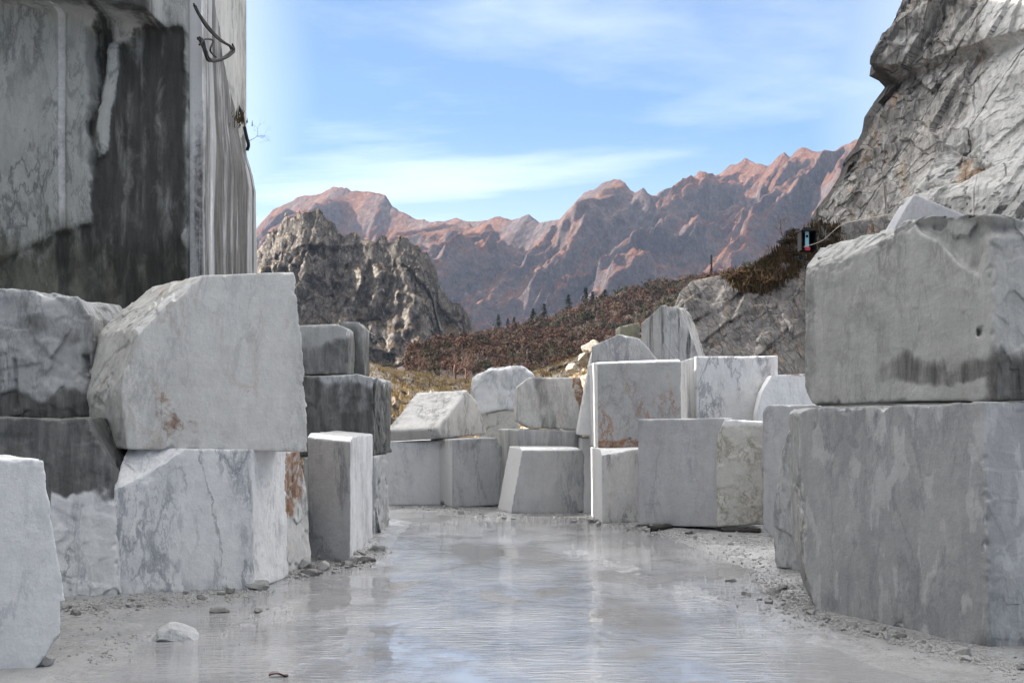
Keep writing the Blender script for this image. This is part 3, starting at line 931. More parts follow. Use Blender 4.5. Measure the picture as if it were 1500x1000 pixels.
m, nt, bs = new_mat('wet_marble_mud')
geo = nt.node('ShaderNodeNewGeometry').outputs['Position']
sepz = nt.node('ShaderNodeSeparateXYZ'); nt.l.new(geo, sepz.inputs[0])
n1 = nt.noise(geo, 1.3, 6, .6, .4).outputs[0]
n2 = nt.noise(geo, 9, 6, .7, .3).outputs[0]
n3 = nt.noise(geo, 48, 4, .7).outputs[0]
n4 = nt.noise(nt.mapping(geo, rot=(0, 0, 14), scale=(5, 1, 1)), 2.2, 6, .65, .3).outputs[0]
col = nt.mix(nt.ramp(n1, .35, .65), (.215, .215, .218), (.285, .285, .288))
col = nt.mix(nt.ramp(n2, .5, .75, 0, .6), col, (.27, .26, .25))
col = nt.mix(nt.ramp(n4, .52, .68, 0, .5), col, (.34, .34, .34))
speck = nt.ramp(nt.noise(geo, 26, 3, .6).outputs[0], .64, .70, 0, .6)
col = nt.mix(speck, col, (.17, .16, .15))
wet = nt.ramp(nt.math('ADD', sepz.outputs[2], nt.math('MULTIPLY', nt.math('SUBTRACT', n2, .5), .04)), .0, .045)
col = nt.mix(nt.math('MULTIPLY', nt.math('SUBTRACT', 1.0, wet), .4), col, (.27, .27, .265))
nt.put(bs.inputs['Base Color'], col)
nt.put(bs.inputs['Roughness'], nt.ramp(nt.math('ADD', wet, nt.math('MULTIPLY', nt.math('SUBTRACT', n1, .5), 1.2)), 0, 1, .10, .5, False))
bs.inputs['Specular IOR Level'].default_value = .6
hh = nt.math('ADD', nt.math('MULTIPLY', n2, .9), nt.math('MULTIPLY', n3, .22))
hh = nt.math('ADD', hh, nt.math('MULTIPLY', n4, .5))
nt.put(bs.inputs['Normal'], nt.bump(hh, .7, .03))
MAT['mud'] = m
me = make_mesh('ground', V, grid_faces(len(xs), len(ys)), m)
tag(link('ground', me), kind='structure')

m, nt, bs = new_mat('milky_puddle_water')
geo = nt.node('ShaderNodeNewGeometry').outputs['Position']
nt.put(bs.inputs['Base Color'], nt.mix(nt.ramp(nt.noise(geo, .8, 5, .6).outputs[0], .35, .65), (.215, .215, .22), (.30, .30, .305)))
bs.inputs['Roughness'].default_value = .02
bs.inputs['IOR'].default_value = 1.45
r1 = nt.noise(nt.mapping(geo, rot=(0, 0, 8), scale=(2.2, 9, 1)), 1.6, 3, .55, .4).outputs[0]
r2 = nt.noise(nt.mapping(geo, rot=(0, 0, -6), scale=(7, 26, 1)), 1.3, 3, .6, .3).outputs[0]
calm = nt.ramp(nt.noise(nt.mapping(geo, scale=(1, .45, 1)), .7, 4, .6).outputs[0], .38, .62, .04, .95)
hh = nt.math('MULTIPLY', nt.math('ADD', r1, nt.math('MULTIPLY', r2, .45)), calm)
nt.put(bs.inputs['Normal'], nt.bump(hh, 1.0, .021))
MAT['water'] = m
xs_ = np.linspace(-5, 5, 60); ys_ = np.linspace(4, 28, 120)
a_, b_ = np.meshgrid(xs_, ys_, indexing='ij')
me = make_mesh('water', np.stack([a_.ravel(), b_.ravel(), a_.ravel() * 0 - .003], axis=1), grid_faces(60, 120), m)
tag(link('water', me), kind='structure')

# ------------------------------------------------------------------ stones
def stone_mesh(seed, flat=.6, n=3, amp=.35, mat=None):
    import bmesh
    bm = bmesh.new()
    bmesh.ops.create_icosphere(bm, subdivisions=n, radius=1)
    v = np.array([x.co[:] for x in bm.verts])
    f = np.array([[x.index for x in fc.verts] for fc in bm.faces])
    bm.free()
    rs = np.random.default_rng(seed)
    # cut by random planes: angular rubble
    for k in range(15):
        nn_ = rs.normal(size=3); nn_ /= np.linalg.norm(nn_)
        d = rs.uniform(.50, .80)
        over = np.maximum(0, v @ nn_ - d)
        v = v - over[:, None] * nn_[None] * .95
    v = v * (1 + amp * .38 * fbm(v * 1.3 + seed * 3.1, 3, gain=.5) + .05 * facet(v * 2.2 + seed))[:, None]
    v = v * np.array([1, rs.uniform(.6, .9), flat])
    v[:, 2] -= v[:, 2].min() * .75
    return make_mesh('loose_stone', v, f, mat or MAT['white'], False, {'stain': np.tile([.15, 0, 0, 0], (len(v), 1))})

MAT['stone'] = marble('loose_stone_marble', (.34, .335, .325), (.23, .225, .22), (.2, .2, .2), .3, .3, 3.0, rough=.55)
MAT['stonedark'] = marble('dark_wet_stone', (.17, .165, .16), (.09, .09, .085), (.3, .3, .3), .3, .3, 4.0, rough=.35)
SM = [stone_mesh(k, .55 + .1 * (k % 3), 3, .35, MAT['stone'] if k % 3 else MAT['stonedark']) for k in range(6)]

def put_stone(me, px, py, size, label, group=None, rz=None, sink=.1, sx=1.0, name='loose_stone', cat='stone'):
    Y = gy(py)
    x = (px - CX) / F * Y
    z = max(float(gheight(np.array([x]), np.array([Y]))[0]), -.012)
    o = link(name, me, (x, Y, z - size * sink))
    o.rotation_euler = (0, 0, rz if rz is not None else random.uniform(0, 6.28))
    o.scale = (size * sx, size, size)
    tag(o, label, cat, group)
    return o

big = stone_mesh(21, .62, 4, .45, MAT['grey'])
put_stone(big, 252, 936, .19, 'largest loose stone, flat and grey, in the wet mud before the long veined block', rz=.1, sx=1.3, sink=.2)
mudl = stone_mesh(22, .5, 4, .5, MAT['stonedark'])
put_stone(mudl, 322, 896, .075, 'dark crumbly clod left of the centre of the wet track', rz=.4, sx=1.2)
put_stone(mudl, 379, 896, .05, 'small dark clod just right of the crumbly clod', rz=1.4, sx=1.3)
clod = stone_mesh(23, .45, 4, .6, MAT['stone'])
put_stone(clod, 376, 862, .15, 'heap of crumbled stone against the front corner of the long veined block', rz=.2, sx=1.3)
put_stone(stone_mesh(24, .8, 4, .4, MAT['stone']), 66, 982, .075, 'brownish stone at the foot of the white foreground block', rz=.9)
m, nt, bs = new_mat('dead_leaf')
bs.inputs['Base Color'].default_value = (.09, .035, .03, 1)
MAT['leaf'] = m
lv, lf = [], []
for i in range(9):
    for j in range(4):
        t = i / 8
        wd = .045 * math.sin(math.pi * (t * .9 + .05)) * (1 + .3 * math.sin(9 * t))
        lv.append(((t - .5) * .13, (j / 3 - .5) * 2 * wd, .012 + .03 * abs(j / 3 - .5) + .012 * math.sin(5 * t)))
lo_, lf_ = np.array(lv), grid_faces(9, 4)
lo2 = np.vstack([lo_, lo_ - np.array([0, 0, .003])])
o = obj_at_base('dead_leaf', lo2, np.vstack([lf_, lf_[:, ::-1] + 36]), m)
o.location = tuple(P(408, 990, gy(990)) + np.array([0, 0, -.006]))
o.rotation_euler = (0, 0, .4)
tag(o, 'curled brown dead leaf lying on the water at the bottom of the picture', 'leaf')

# rubble lines along the feet of the blocks: each stone an object
def rubble(path, n, spread, smin, smax, label, group):
    pl = polyline(path, n * 4)
    for k in range(n):
        px, py = pl[random.randrange(len(pl))]
        py = max(py + random.gauss(0, spread), 728)
        size = smin * (smax / smin) ** (random.random() ** 2.2)
        put_stone(random.choice(SM), px + random.gauss(0, spread * 2), py, size, label, group)
rubble([(425, 842), (470, 832), (520, 828), (555, 800)], 60, 5, .02, .15, 'small grey stone in the rubble at the foot of the left pile of blocks', 'rubble stones along the left blocks')
rubble([(95, 896), (200, 884), (300, 874), (400, 862)], 44, 6, .015, .085, 'small stone in the mud along the foot of the long veined block', 'stones along the long veined block')
rubble([(1195, 905), (1290, 932), (1400, 962), (1500, 980)], 44, 5, .015, .075, 'small stone at the foot of the huge bluish grey block', 'stones along the huge right block')
rubble([(1070, 862), (1120, 868), (1150, 872), (1195, 900)], 44, 9, .02, .10, 'small dark stone on the muddy patch left of the huge bluish grey block', 'stones on the muddy patch')
rubble([(1060, 815), (1120, 830)], 18, 10, .012, .035, 'tiny dark stone scattered on the mud before the greenish block', 'scattered tiny stones')
rubble([(580, 742), (660, 748), (740, 757), (860, 760), (930, 772), (1040, 792), (1120, 797)], 76, 3, .02, .11, 'small pale stone in the line of rubble at the end of the track', 'rubble stones at the track end')

# fine gravel: stuff
gv, gf, off_ = [], [], 0
base_v = np.array([(1, 0, 0), (-1, 0, 0), (0, 1, 0), (0, -1, 0), (0, 0, 1), (0, 0, -1)], dtype=float)
base_f = np.array([(0, 2, 4), (2, 1, 4), (1, 3, 4), (3, 0, 4), (2, 0, 5), (1, 2, 5), (3, 1, 5), (0, 3, 5)])
bands_ = [([(425, 842), (470, 834), (520, 828), (556, 800)], 5, 900), ([(95, 896), (200, 884), (300, 874), (400, 862)], 6, 700), ([(1195, 905), (1290, 935), (1400, 962), (1500, 985)], 5, 900),
          ([(1060, 850), (1120, 865), (1150, 872), (1195, 900)], 12, 1100), ([(570, 742), (660, 748), (740, 757), (860, 761), (930, 773), (1040, 793), (1120, 800)], 4, 1100), ([(100, 960), (250, 930), (420, 900)], 16, 260),
          ([(1000, 800), (1130, 830)], 16, 350)]
for path, sp, cnt in bands_:
    pl = polyline(path, 400)
    for k in range(cnt):
        px, py = pl[random.randrange(400)]
        py = max(py + random.gauss(0, sp), 732)
        px += random.gauss(0, sp * 2)
        Y = gy(py); x = (px - CX) / F * Y
        z = max(float(gheight(np.array([x]), np.array([Y]))[0]), -.014)
        sz = random.uniform(.004, .016) * (1 + .02 * Y)
        q = base_v * RNG.uniform(.6, 1.2, (6, 3)) * sz
        a = random.uniform(0, 6.28)
        q = q @ np.array([[math.cos(a), -math.sin(a), 0], [math.sin(a), math.cos(a), 0], [0, 0, .8]])
        gv.append(q + np.array([x, Y, z + sz * .2])); gf.append(base_f + off_); off_ += 6
gv = np.vstack(gv)
me = make_mesh('gravel', gv, np.vstack(gf), MAT['stone'], False, {'stain': np.zeros((len(gv), 4))})
tag(link('gravel', me), 'fine pale stone chips strewn along the feet of the blocks', 'gravel', kind='stuff')

# ------------------------------------------------------------------ terrain sheets
def crest_sheet(crest, run, zfoot, nu, nf, nb, shear=0.0, back=None, profile=1.0, disp=None, frontdir=None):
    """crest: list of (px, py, Y). The surface falls from the crest towards the camera (run metres) and away from it."""
    cr = np.array([P(*c) for c in crest])
    px_ = polyline(np.array([[c[0], c[1], c[2]] for c in crest]), nu)
    C = np.array([P(*c) for c in px_])
    back = back or run
    rows, sv = [], []
    fd = np.array(frontdir or (0, -1)); fd = fd / np.linalg.norm(fd)
    for s in np.concatenate([np.linspace(-1, 0, nb, endpoint=False), np.linspace(0, 1, nf)]):
        p = C.copy()
        r = run if s >= 0 else back
        p[:, 0] += fd[0] * s * r + shear * max(s, 0) * run
        p[:, 1] += fd[1] * s * r
        a = abs(s)
        p[:, 2] = C[:, 2] - (C[:, 2] - zfoot) * a ** profile
        rows.append(p); sv.append(np.full(nu, s))
    G = np.stack(rows, axis=1)
    S = np.stack(sv, axis=1)
    U = np.repeat(np.linspace(0, 1, nu)[:, None], nb + nf, axis=1)
    g = G.reshape(-1, 3)
    if disp: g = disp(g, U.ravel(), S.ravel())
    return g, grid_faces(nu, nb + nf, flip=True)

# rock materials
def rock(name, cols, scale, rot=(0, 0, 0), stretch=(1, 1, 1), grass=None, grasslim=(.55, .75), crack=.5, bumpd=.3, bumps=.8, stain=False, crackcol=(.05, .05, .05), grassnoise=.35, vor=None):
    m, nt, bs = new_mat(name)
    geo = nt.node('ShaderNodeNewGeometry')
    pos = geo.outputs['Position']
    v = nt.mapping(pos, rot=rot, scale=tuple(scale * s_ for s_ in stretch))
    w = nt.noise(v, 1.6, 5, .6)
    vw = nt.vmath('ADD', v, nt.vmath('SCALE', nt.vmath('SUBTRACT', w.outputs[1], (.5, .5, .5)), scale=.4))
    a = nt.noise(vw, 1.0, 10, .68, .1).outputs[0]
    b = nt.noise(vw, 3.3, 9, .7, .1).outputs[0]
    c = nt.noise(vw, 11., 6, .7).outputs[0]
    col = nt.mix(nt.ramp(a, .38, .62), cols[0], cols[1])
    col = nt.mix(nt.ramp(b, .48, .66), col, cols[2])
    if len(cols) > 3:
        col = nt.mix(nt.ramp(nt.noise(vw, 1.9, 7, .7).outputs[0], .56, .66), col, cols[3])
    cr = vein_mask(nt, vw, 2.2, .025, .2, 8)
    col = nt.mix(nt.math('MULTIPLY', cr, crack), col, crackcol)
    vline = None
    if vor:
        for vs_, vw_, va_ in vor:
            vn = nt.node('ShaderNodeTexVoronoi', feature='DISTANCE_TO_EDGE')
            nt.put(vn.inputs['Vector'], nt.vmath('ADD', v, nt.vmath('SCALE', nt.vmath('SUBTRACT', w.outputs[1], (.5, .5, .5)), scale=.16)))
            vn.inputs['Scale'].default_value = vs_
            ln = nt.math('MULTIPLY', nt.ramp(vn.outputs['Distance'], 0.0, vw_, 1.0, 0.0), nt.ramp(b, .40, .62))
            col = nt.mix(nt.math('MULTIPLY', ln, va_), col, crackcol)
            vline = ln if vline is None else nt.math('ADD', vline, ln)
    col = nt.mix(1.0, col, nt.ramp(c, .3, .7, .75, 1.2, False), 'MULTIPLY')
    if grass:
        sx = nt.node('ShaderNodeSeparateXYZ'); nt.l.new(geo.outputs['Normal'], sx.inputs[0])
        up = nt.math('ADD', sx.outputs[2], nt.math('MULTIPLY', nt.math('SUBTRACT', b, .5), grassnoise * 2))
        up = nt.math('ADD', up, nt.math('MULTIPLY', nt.math('SUBTRACT', a, .5), grassnoise * 2))
        gm = nt.ramp(up, grasslim[0], grasslim[1])
        gc = nt.mix(nt.ramp(c, .35, .65), grass[0], grass[1])
        col = nt.mix(gm, col, gc)
    if stain:
        at = nt.node('ShaderNodeAttribute', attribute_name='stain')
        sep = nt.node('ShaderNodeSeparateColor'); nt.l.new(at.outputs['Color'], sep.inputs[0])
        for ch, cc, nn_ in ((0, (.47, .462, .445), a), (2, (.26, .17, .10), b), (1, (.05, .05, .052), b)):
            s_ = nt.math('ADD', sep.outputs[ch], nt.math('MULTIPLY', nt.math('SUBTRACT', nn_, .5), 1.3))
            f_ = nt.math('MULTIPLY', nt.ramp(s_, .42, .62), nt.ramp(sep.outputs[ch], .02, .2))
            col = nt.mix(nt.math('MULTIPLY', f_, .85), col, cc)
        col = nt.mix(1.0, col, nt.ramp(c, .3, .7, .8, 1.15, False), 'MULTIPLY')
        if vline is not None: col = nt.mix(nt.math('MULTIPLY', vline, .6), col, crackcol)
    nt.put(bs.inputs['Base Color'], col)
    bs.inputs['Roughness'].default_value = .85
    bs.inputs['Specular IOR Level'].default_value = .2
    hh = nt.math('ADD', nt.math('MULTIPLY', b, .7), nt.math('MULTIPLY', c, .3))
    hh = nt.math('SUBTRACT', hh, nt.math('MULTIPLY', cr, .15))
    if vline is not None: hh = nt.math('SUBTRACT', hh, nt.math('MULTIPLY', vline, .5))
    nt.put(bs.inputs['Normal'], nt.bump(hh, bumps, bumpd))
    return m

m, nt, bs = new_mat('mountain_rock')
at = nt.node('ShaderNodeAttribute', attribute_name='flow').outputs['Vector']
geo = nt.node('ShaderNodeNewGeometry')
pos = geo.outputs['Position']
sxn = nt.node('ShaderNodeSeparateXYZ'); nt.l.new(geo.outputs['Normal'], sxn.inputs[0])
wv = nt.noise(nt.mapping(pos, scale=(.01, .01, .01)), 1.0, 4, .6)
fl = nt.vmath('ADD', at, nt.vmath('SCALE', nt.vmath('SUBTRACT', wv.outputs[1], (.5, .5, .5)), scale=.5))
f1 = nt.noise(nt.mapping(fl, scale=(1.6, .7, .5)), 1.0, 7, .65).outputs[0]
f2 = nt.noise(nt.mapping(fl, scale=(6, 1.8, 1.2)), 1.0, 6, .65).outputs[0]
f3 = nt.noise(nt.mapping(pos, scale=(.06, .06, .09)), 1.0, 9, .76).outputs[0]
big_ = nt.noise(nt.mapping(pos, scale=(.0035, .0035, .006)), 1.0, 5, .6).outputs[0]
col = nt.mix(nt.ramp(f1, .36, .64), (.115, .092, .092), (.185, .145, .135))
col = nt.mix(nt.ramp(f2, .50, .70), col, (.24, .185, .165))
rust = nt.math('ADD', nt.math('MULTIPLY', big_, .55), nt.math('MULTIPLY', f1, .45))
rust = nt.math('ADD', rust, nt.math('MULTIPLY', nt.math('SUBTRACT', sxn.outputs[2], .55), .30))
col = nt.mix(nt.math('MULTIPLY', nt.ramp(rust, .45, .60), .9), col, nt.mix(nt.ramp(f2, .4, .6), (.155, .064, .036), (.22, .100, .058)))
col = nt.mix(nt.ramp(f3, .50, .66, 0, .7), col, (.085, .070, .070))
col = nt.mix(nt.ramp(f3, .46, .34, 0, .5), col, (.29, .215, .18))
col = nt.mix(nt.ramp(f2, .42, .28, 0, .55), col, (.10, .075, .07))
f4 = nt.noise(nt.mapping(pos, rot=(0, 30, 0), scale=(.15, .12, .09)), 1.0, 7, .78).outputs[0]
col = nt.mix(1.0, col, nt.ramp(f4, .36, .64, .74, 1.24, False), 'MULTIPLY')
nt.put(bs.inputs['Base Color'], col)
bs.inputs['Roughness'].default_value = .9
bs.inputs['Specular IOR Level'].default_value = .1
hh = nt.math('ADD', nt.math('MULTIPLY', f2, .6), nt.math('MULTIPLY', f3, .5))
hh = nt.math('ADD', hh, nt.math('MULTIPLY', f4, .35))
nt.put(bs.inputs['Normal'], nt.bump(hh, 1.0, 30))
MAT['mount'] = m
MAT['peak'] = rock('craggy_rock', [(.215, .19, .165), (.11, .096, .084), (.38, .34, .29), (.085, .070, .058)], .2, (0, 15, 0), (1, 1, .55), grass=((.12, .08, .045), (.08, .06, .035)), grasslim=(.62, .85), crack=.6, bumpd=1.3, bumps=1.0, vor=((1.3, .06, .6), (4.0, .08, .4)))
MAT['mound'] = rock('grassy_rock', [(.42, .36, .30), (.30, .25, .2), (.52, .48, .42), (.25, .19, .13)], .8, (0, 10, 0), (1, 1, 1.3), grass=((.19, .125, .05), (.12, .085, .038)), grasslim=(.72, .90), crack=.5, bumpd=.12, bumps=1.0, grassnoise=.45)
MAT['cliff'] = rock('cliff_rock', [(.31, .295, .275), (.185, .178, .172), (.42, .40, .375), (.31, .245, .18)], .42, (0, -32, 0), (1.5, 1.2, .34), crack=.28, bumpd=.10, bumps=1.0, stain=True, vor=((.7, .016, .26),))
MAT['slope'] = rock('grey_bedding_rock', [(.13, .124, .122), (.095, .092, .095), (.175, .163, .155), (.22, .165, .12)], .55, (0, -48, 0), (1.8, 1.2, .22), grass=((.13, .09, .045), (.09, .07, .035)), grasslim=(.88, .97), crack=.45, bumpd=.10, bumps=.9, stain=True, grassnoise=.12, vor=((1.0, .03, .6), (2.6, .04, .4)))
MAT['forestfloor'] = rock('forest_floor', [(.05, .032, .023), (.038, .026, .02), (.062, .04, .028)], .05, bumpd=.5, crack=.2)

def mountains(crest, Y, run, zfoot, nu, nf, seed, shear, name):
    cr = [(px, py, Y - .84 * (px - 670) * Y / 2500) for px, py in crest]
    flow = []
    def disp(g, u, s):
        h = g[:, 2] - zfoot
        a = np.clip(np.abs(s), 0, 1)
        env = sstep(0, .10, a) * (1 - .25 * a)
        x = u * (crest[-1][0] - crest[0][0]) * Y / F * 1.22; y_ = s * -run
        flow[:] = [np.stack([x / 100, np.abs(s) * 4 + (s < 0) * 20, g[:, 2] / 100, g[:, 2] * 0 + 1], axis=1)]
        q = np.stack([x * .0040, y_ * .0011 + seed, x * 0 + seed], axis=1)
        w = fbm(q * .9 + 3, 4)
        w2 = fbm(np.stack([x * .008, y_ * .006, x * 0 + seed], axis=1), 4)
        r1 = ridged(np.stack([x * .0027 + w * .55, y_ * .0009 + w2 * .3, x * 0 + seed], axis=1), 3, gain=.45)
        r2 = ridged(np.stack([x * .0085 + w * .55 + w2 * .25, y_ * .0016 + w2 * .25, x * 0 + seed + 5], axis=1), 3)
        r4 = ridged(np.stack([x * .024 + w * .9 + w2 * .4, y_ * .004 + w2 * .3, x * 0 + seed + 15], axis=1), 4)
        r3 = fbm(np.stack([x * .03, y_ * .02, x * 0 + seed + 9], axis=1), 5, gain=.62)
        fq_ = np.stack([x * .011 + w2 * .5, y_ * .0045 + w * .3, g[:, 2] * .003], axis=1)
        fa = facet(fq_) + .5 * facet(fq_ * 2.7 + 3) + .28 * facet(fq_ * 6.1 + 9)
        g = g.copy()
        dz = env * ((r1 - .62) * 165 + (r2 - .55) * 78 + (r4 - .5) * 30 + r3 * 15 + fa * 13) * np.clip(h / 260, .25, 1.0)
        ap = np.clip(a, 0, .985) ** .82
        g[:, 2] += np.minimum(dz, .50 * h * ap / (1 - ap) + 9 * (r4 - .45) + 7.0 * r3)
        small = sstep(0, .02, a) * .6 + .4
        g[:, 2] += (fbm(np.stack([x * .02, y_ * .02, x * 0 + seed], axis=1), 4) * 9) * (1 - env)
        g[:, 1] -= env * (r2 - .5) * 40
        return g
    # uniform sampling in px so the drawn crest keeps its points
    v, f = crest_sheet(cr, run, zfoot, nu, nf, 40, 0.0, back=run * .6, profile=.82, disp=disp, frontdir=(-.58, -.81))
    me = make_mesh(name, v, f, MAT['mount'], True, {'flow': flow[0]})
    tag(link(name, me), kind='structure')

crestA = [(120, 420), (250, 392), (330, 362), (375, 338), (400, 306), (425, 294), (440, 287), (470, 283), (500, 272), (515, 279), (540, 280), (565, 287), (575, 303), (610, 319), (650, 325), (672, 318), (690, 323), (715, 322), (733, 317), (750, 322), (775, 315), (790, 326), (820, 321),
          (835, 303), (855, 280), (880, 271), (903, 262), (915, 266), (930, 280), (942, 274), (955, 288), (966, 312), (968, 350), (958, 380), (966, 420), (985, 470), (1010, 520)]
crestB = [(820, 470), (880, 400), (930, 340), (950, 310), (964, 291), (990, 270), (1010, 266), (1035, 261), (1055, 252), (1072, 240), (1092, 230), (1108, 238), (1125, 244), (1140, 228), (1149, 221), (1158, 231), (1175, 215), (1190, 222), (1215, 222), (1240, 212), (1300, 190), (1400, 180), (1600, 240), (1750, 330)]
mountains(crestB, 3050, 1250, -60, 520, 240, 4.2, -.55, 'mountain_range')
mountains(crestA, 2500, 1050, -60, 640, 260, 1.3, -.50, 'mountains')

# craggy rock hill, left of the gap
pk = [(250, 480), (320, 430), (362, 392), (380, 362), (400, 338), (420, 318), (445, 309), (470, 312), (484, 326), (496, 340), (520, 344), (545, 350), (570, 351), (592, 352), (612, 362), (628, 374), (637, 388), (640, 402), (644, 420), (655, 436), (674, 444), (683, 458), (694, 478), (712, 505), (740, 540)]
def dpk(g, u, s):
    a = np.abs(s)
    env = .18 + .82 * sstep(0, .12, a)
    q = g * .045
    but = ridged(np.stack([g[:, 0] * .055 + .3 * fbm(g * .02, 2), g[:, 1] * .01, g[:, 2] * .012], axis=1), 3)
    n_ = ridged(q, 5, gain=.58) - .5
    n2_ = fbm(g * .16, 4, gain=.6)
    g = g.copy()
    w_ = fbm(g * .05, 3)[:, None] * .15
    g[:, 1] -= env * (n_ * 3 + n2_ * 2.5 + (but - .5) * 9 + 4.5 * facet(g * np.array([.07, .05, .035]) + w_) + 3.0 * facet(g * np.array([.17, .12, .07]) + w_ * 1.5) + 1.8 * facet(g * np.array([.4, .3, .18]) + w_))
    g[:, 2] += env * (n2_ * 2.2)
    g[:, 2] += (1 - sstep(0, .12, a)) * (fbm(g * .25, 4) * 2.6 + 1.6 * facet(g * .22))
    return g
v, f = crest_sheet([(a, b, 520) for a, b in pk], 70, -22, 330, 190, 24, -.05, back=140, profile=.8, disp=dpk)
me = make_mesh('rocky_hill', v, f, MAT['peak'])
tag(link('rocky_hill', me), kind='structure')

# forest hill
FH = [(520, 610, 330), (600, 585, 340), (650, 545, 360), (690, 518, 420), (720, 512, 430), (760, 502, 440), (800, 490, 450), (850, 475, 460), (900, 460, 470), (950, 447, 480), (1000, 437, 480), (1060, 424, 480), (1120, 400, 480), (1200, 395, 480), (1350, 380, 480)]
def dfh(g, u, s):
    g = g.copy()
    g[:, 2] += sstep(0, .15, np.abs(s)) * fbm(g * .012, 3) * 6
    return g
vF, fF = crest_sheet(FH, 250, 7, 120, 50, 12, 0, back=120, profile=1.25, disp=dfh)
me = make_mesh('wooded_hill', vF, fF, MAT['forestfloor'])
tag(link('wooded_hill', me), kind='structure')

# ------------------------------------------------------------------ trees
m, nt, bs = new_mat('autumn_foliage')
at = nt.node('ShaderNodeAttribute', attribute_name='leafcol')
nt.put(bs.inputs['Base Color'], at.outputs['Color'])
bs.inputs['Roughness'].default_value = .9
bs.inputs['Specular IOR Level'].default_value = .1
MAT['foliage'] = m
m, nt, bs = new_mat('dark_bark')
bs.inputs['Base Color'].default_value = (.06, .045, .035, 1)
bs.inputs['Roughness'].default_value = .9
MAT['bark'] = m

def crown_template(seed, nclump=26, per=17, w=.46, h=.55):
    rs = np.random.default_rng(seed)
    V = []
    for c in range(nclump):
        q = rs.normal(size=3); q /= np.linalg.norm(q)
        if q[2] < -.5: q[2] *= -1
        q *= rs.uniform(.55, 1.0)
        cc = np.array([q[0] * w, q[1] * w, .55 + q[2] * h * .75])
        for k in range(per):
            o_ = rs.normal(size=3); o_ /= np.linalg.norm(o_)
            p_ = cc + o_ * rs.uniform(.07, .13)
            n_ = o_ * .8 + q * .7 + rs.normal(size=3) * .35
            n_ /= np.linalg.norm(n_)
            a = np.cross(n_, rs.normal(size=3)); a /= np.linalg.norm(a)
            b = np.cross(n_, a)
            s_ = rs.uniform(.022, .044)
            V.append([p_ + a * s_, p_ + b * s_ * .8, p_ - a * s_ * .9, p_ - b * s_])
    return np.array(V).reshape(-1, 3)

def trunk_template():
    v, f = tube([(0, 0, -.05), (.01, 0, .25), (0, .01, .6)], [.025, .018, .006], 5)
    return v, f

def surf_sample(v, nu, nv, mask=None):
    return v.reshape(nu, nv, 3)

GF = vF.reshape(120, 62, 3)
rs = np.random.default_rng(77)
tmpl = [crown_template(k) for k in range(7)]
tv, tcol = [], []
pal = [(.085, .052, .038), (.095, .060, .041), (.075, .049, .038), (.066, .052, .034), (.055, .050, .031), (.045, .046, .030), (.10, .055, .042), (.088, .064, .051)]
cnt = 0
taken = []
tries = 0
while cnt < 2200 and tries < 12000:
    tries += 1
    i = rs.integers(0, 119); j = rs.integers(9, 60)
    a, b = rs.random(2)
    p = GF[i, j] * (1 - a) * (1 - b) + GF[i + 1, j] * a * (1 - b) + GF[i, j + 1] * (1 - a) * b + GF[i + 1, j + 1] * a * b
    px = CX + p[0] / p[1] * F; py = HY - (p[2] - EYE) / p[1] * F
    if px < 600 or px > 1330 or py > 600: continue
    if px < 650 and rs.random() < .7: continue
    hgt = p[1] * rs.uniform(.0098, .0158)
    if any((p[0] - q_[0]) ** 2 + ((p[1] - q_[1]) * .5) ** 2 < (.52 * hgt) ** 2 for q_ in taken): continue
    taken.append(p)
    t = tmpl[rs.integers(0, 7)]
    an = rs.uniform(0, 6.28); ca, sa = math.cos(an), math.sin(an)
    q = t @ np.array([[ca, -sa, 0], [sa, ca, 0], [0, 0, 1]])
    q = q * hgt * np.array([rs.uniform(.85, 1.2), rs.uniform(.85, 1.2), 1]) + p
    tv.append(q)
    greens = .25 + .3 * (px > 700) * (py < 505)
    c0 = np.array(pal[rs.integers(3, 6)] if rs.random() < greens * .8 else pal[rs.choice([0, 1, 2, 6, 7])]) * rs.uniform(.45, .80)
    cc = np.ones((len(q), 4)); cc[:, :3] = c0[None] * np.repeat(rs.uniform(.75, 1.3, len(q) // 4), 4)[:, None]
    tcol.append(cc)
    cnt += 1
tv = np.vstack(tv); tcol = np.vstack(tcol)
me = make_mesh('forest', tv, np.arange(len(tv)).reshape(-1, 4), MAT['foliage'], False, {'leafcol': tcol})
tag(link('forest', me), 'dense russet and brown autumn forest covering the hill in the gap', 'forest', kind='stuff')

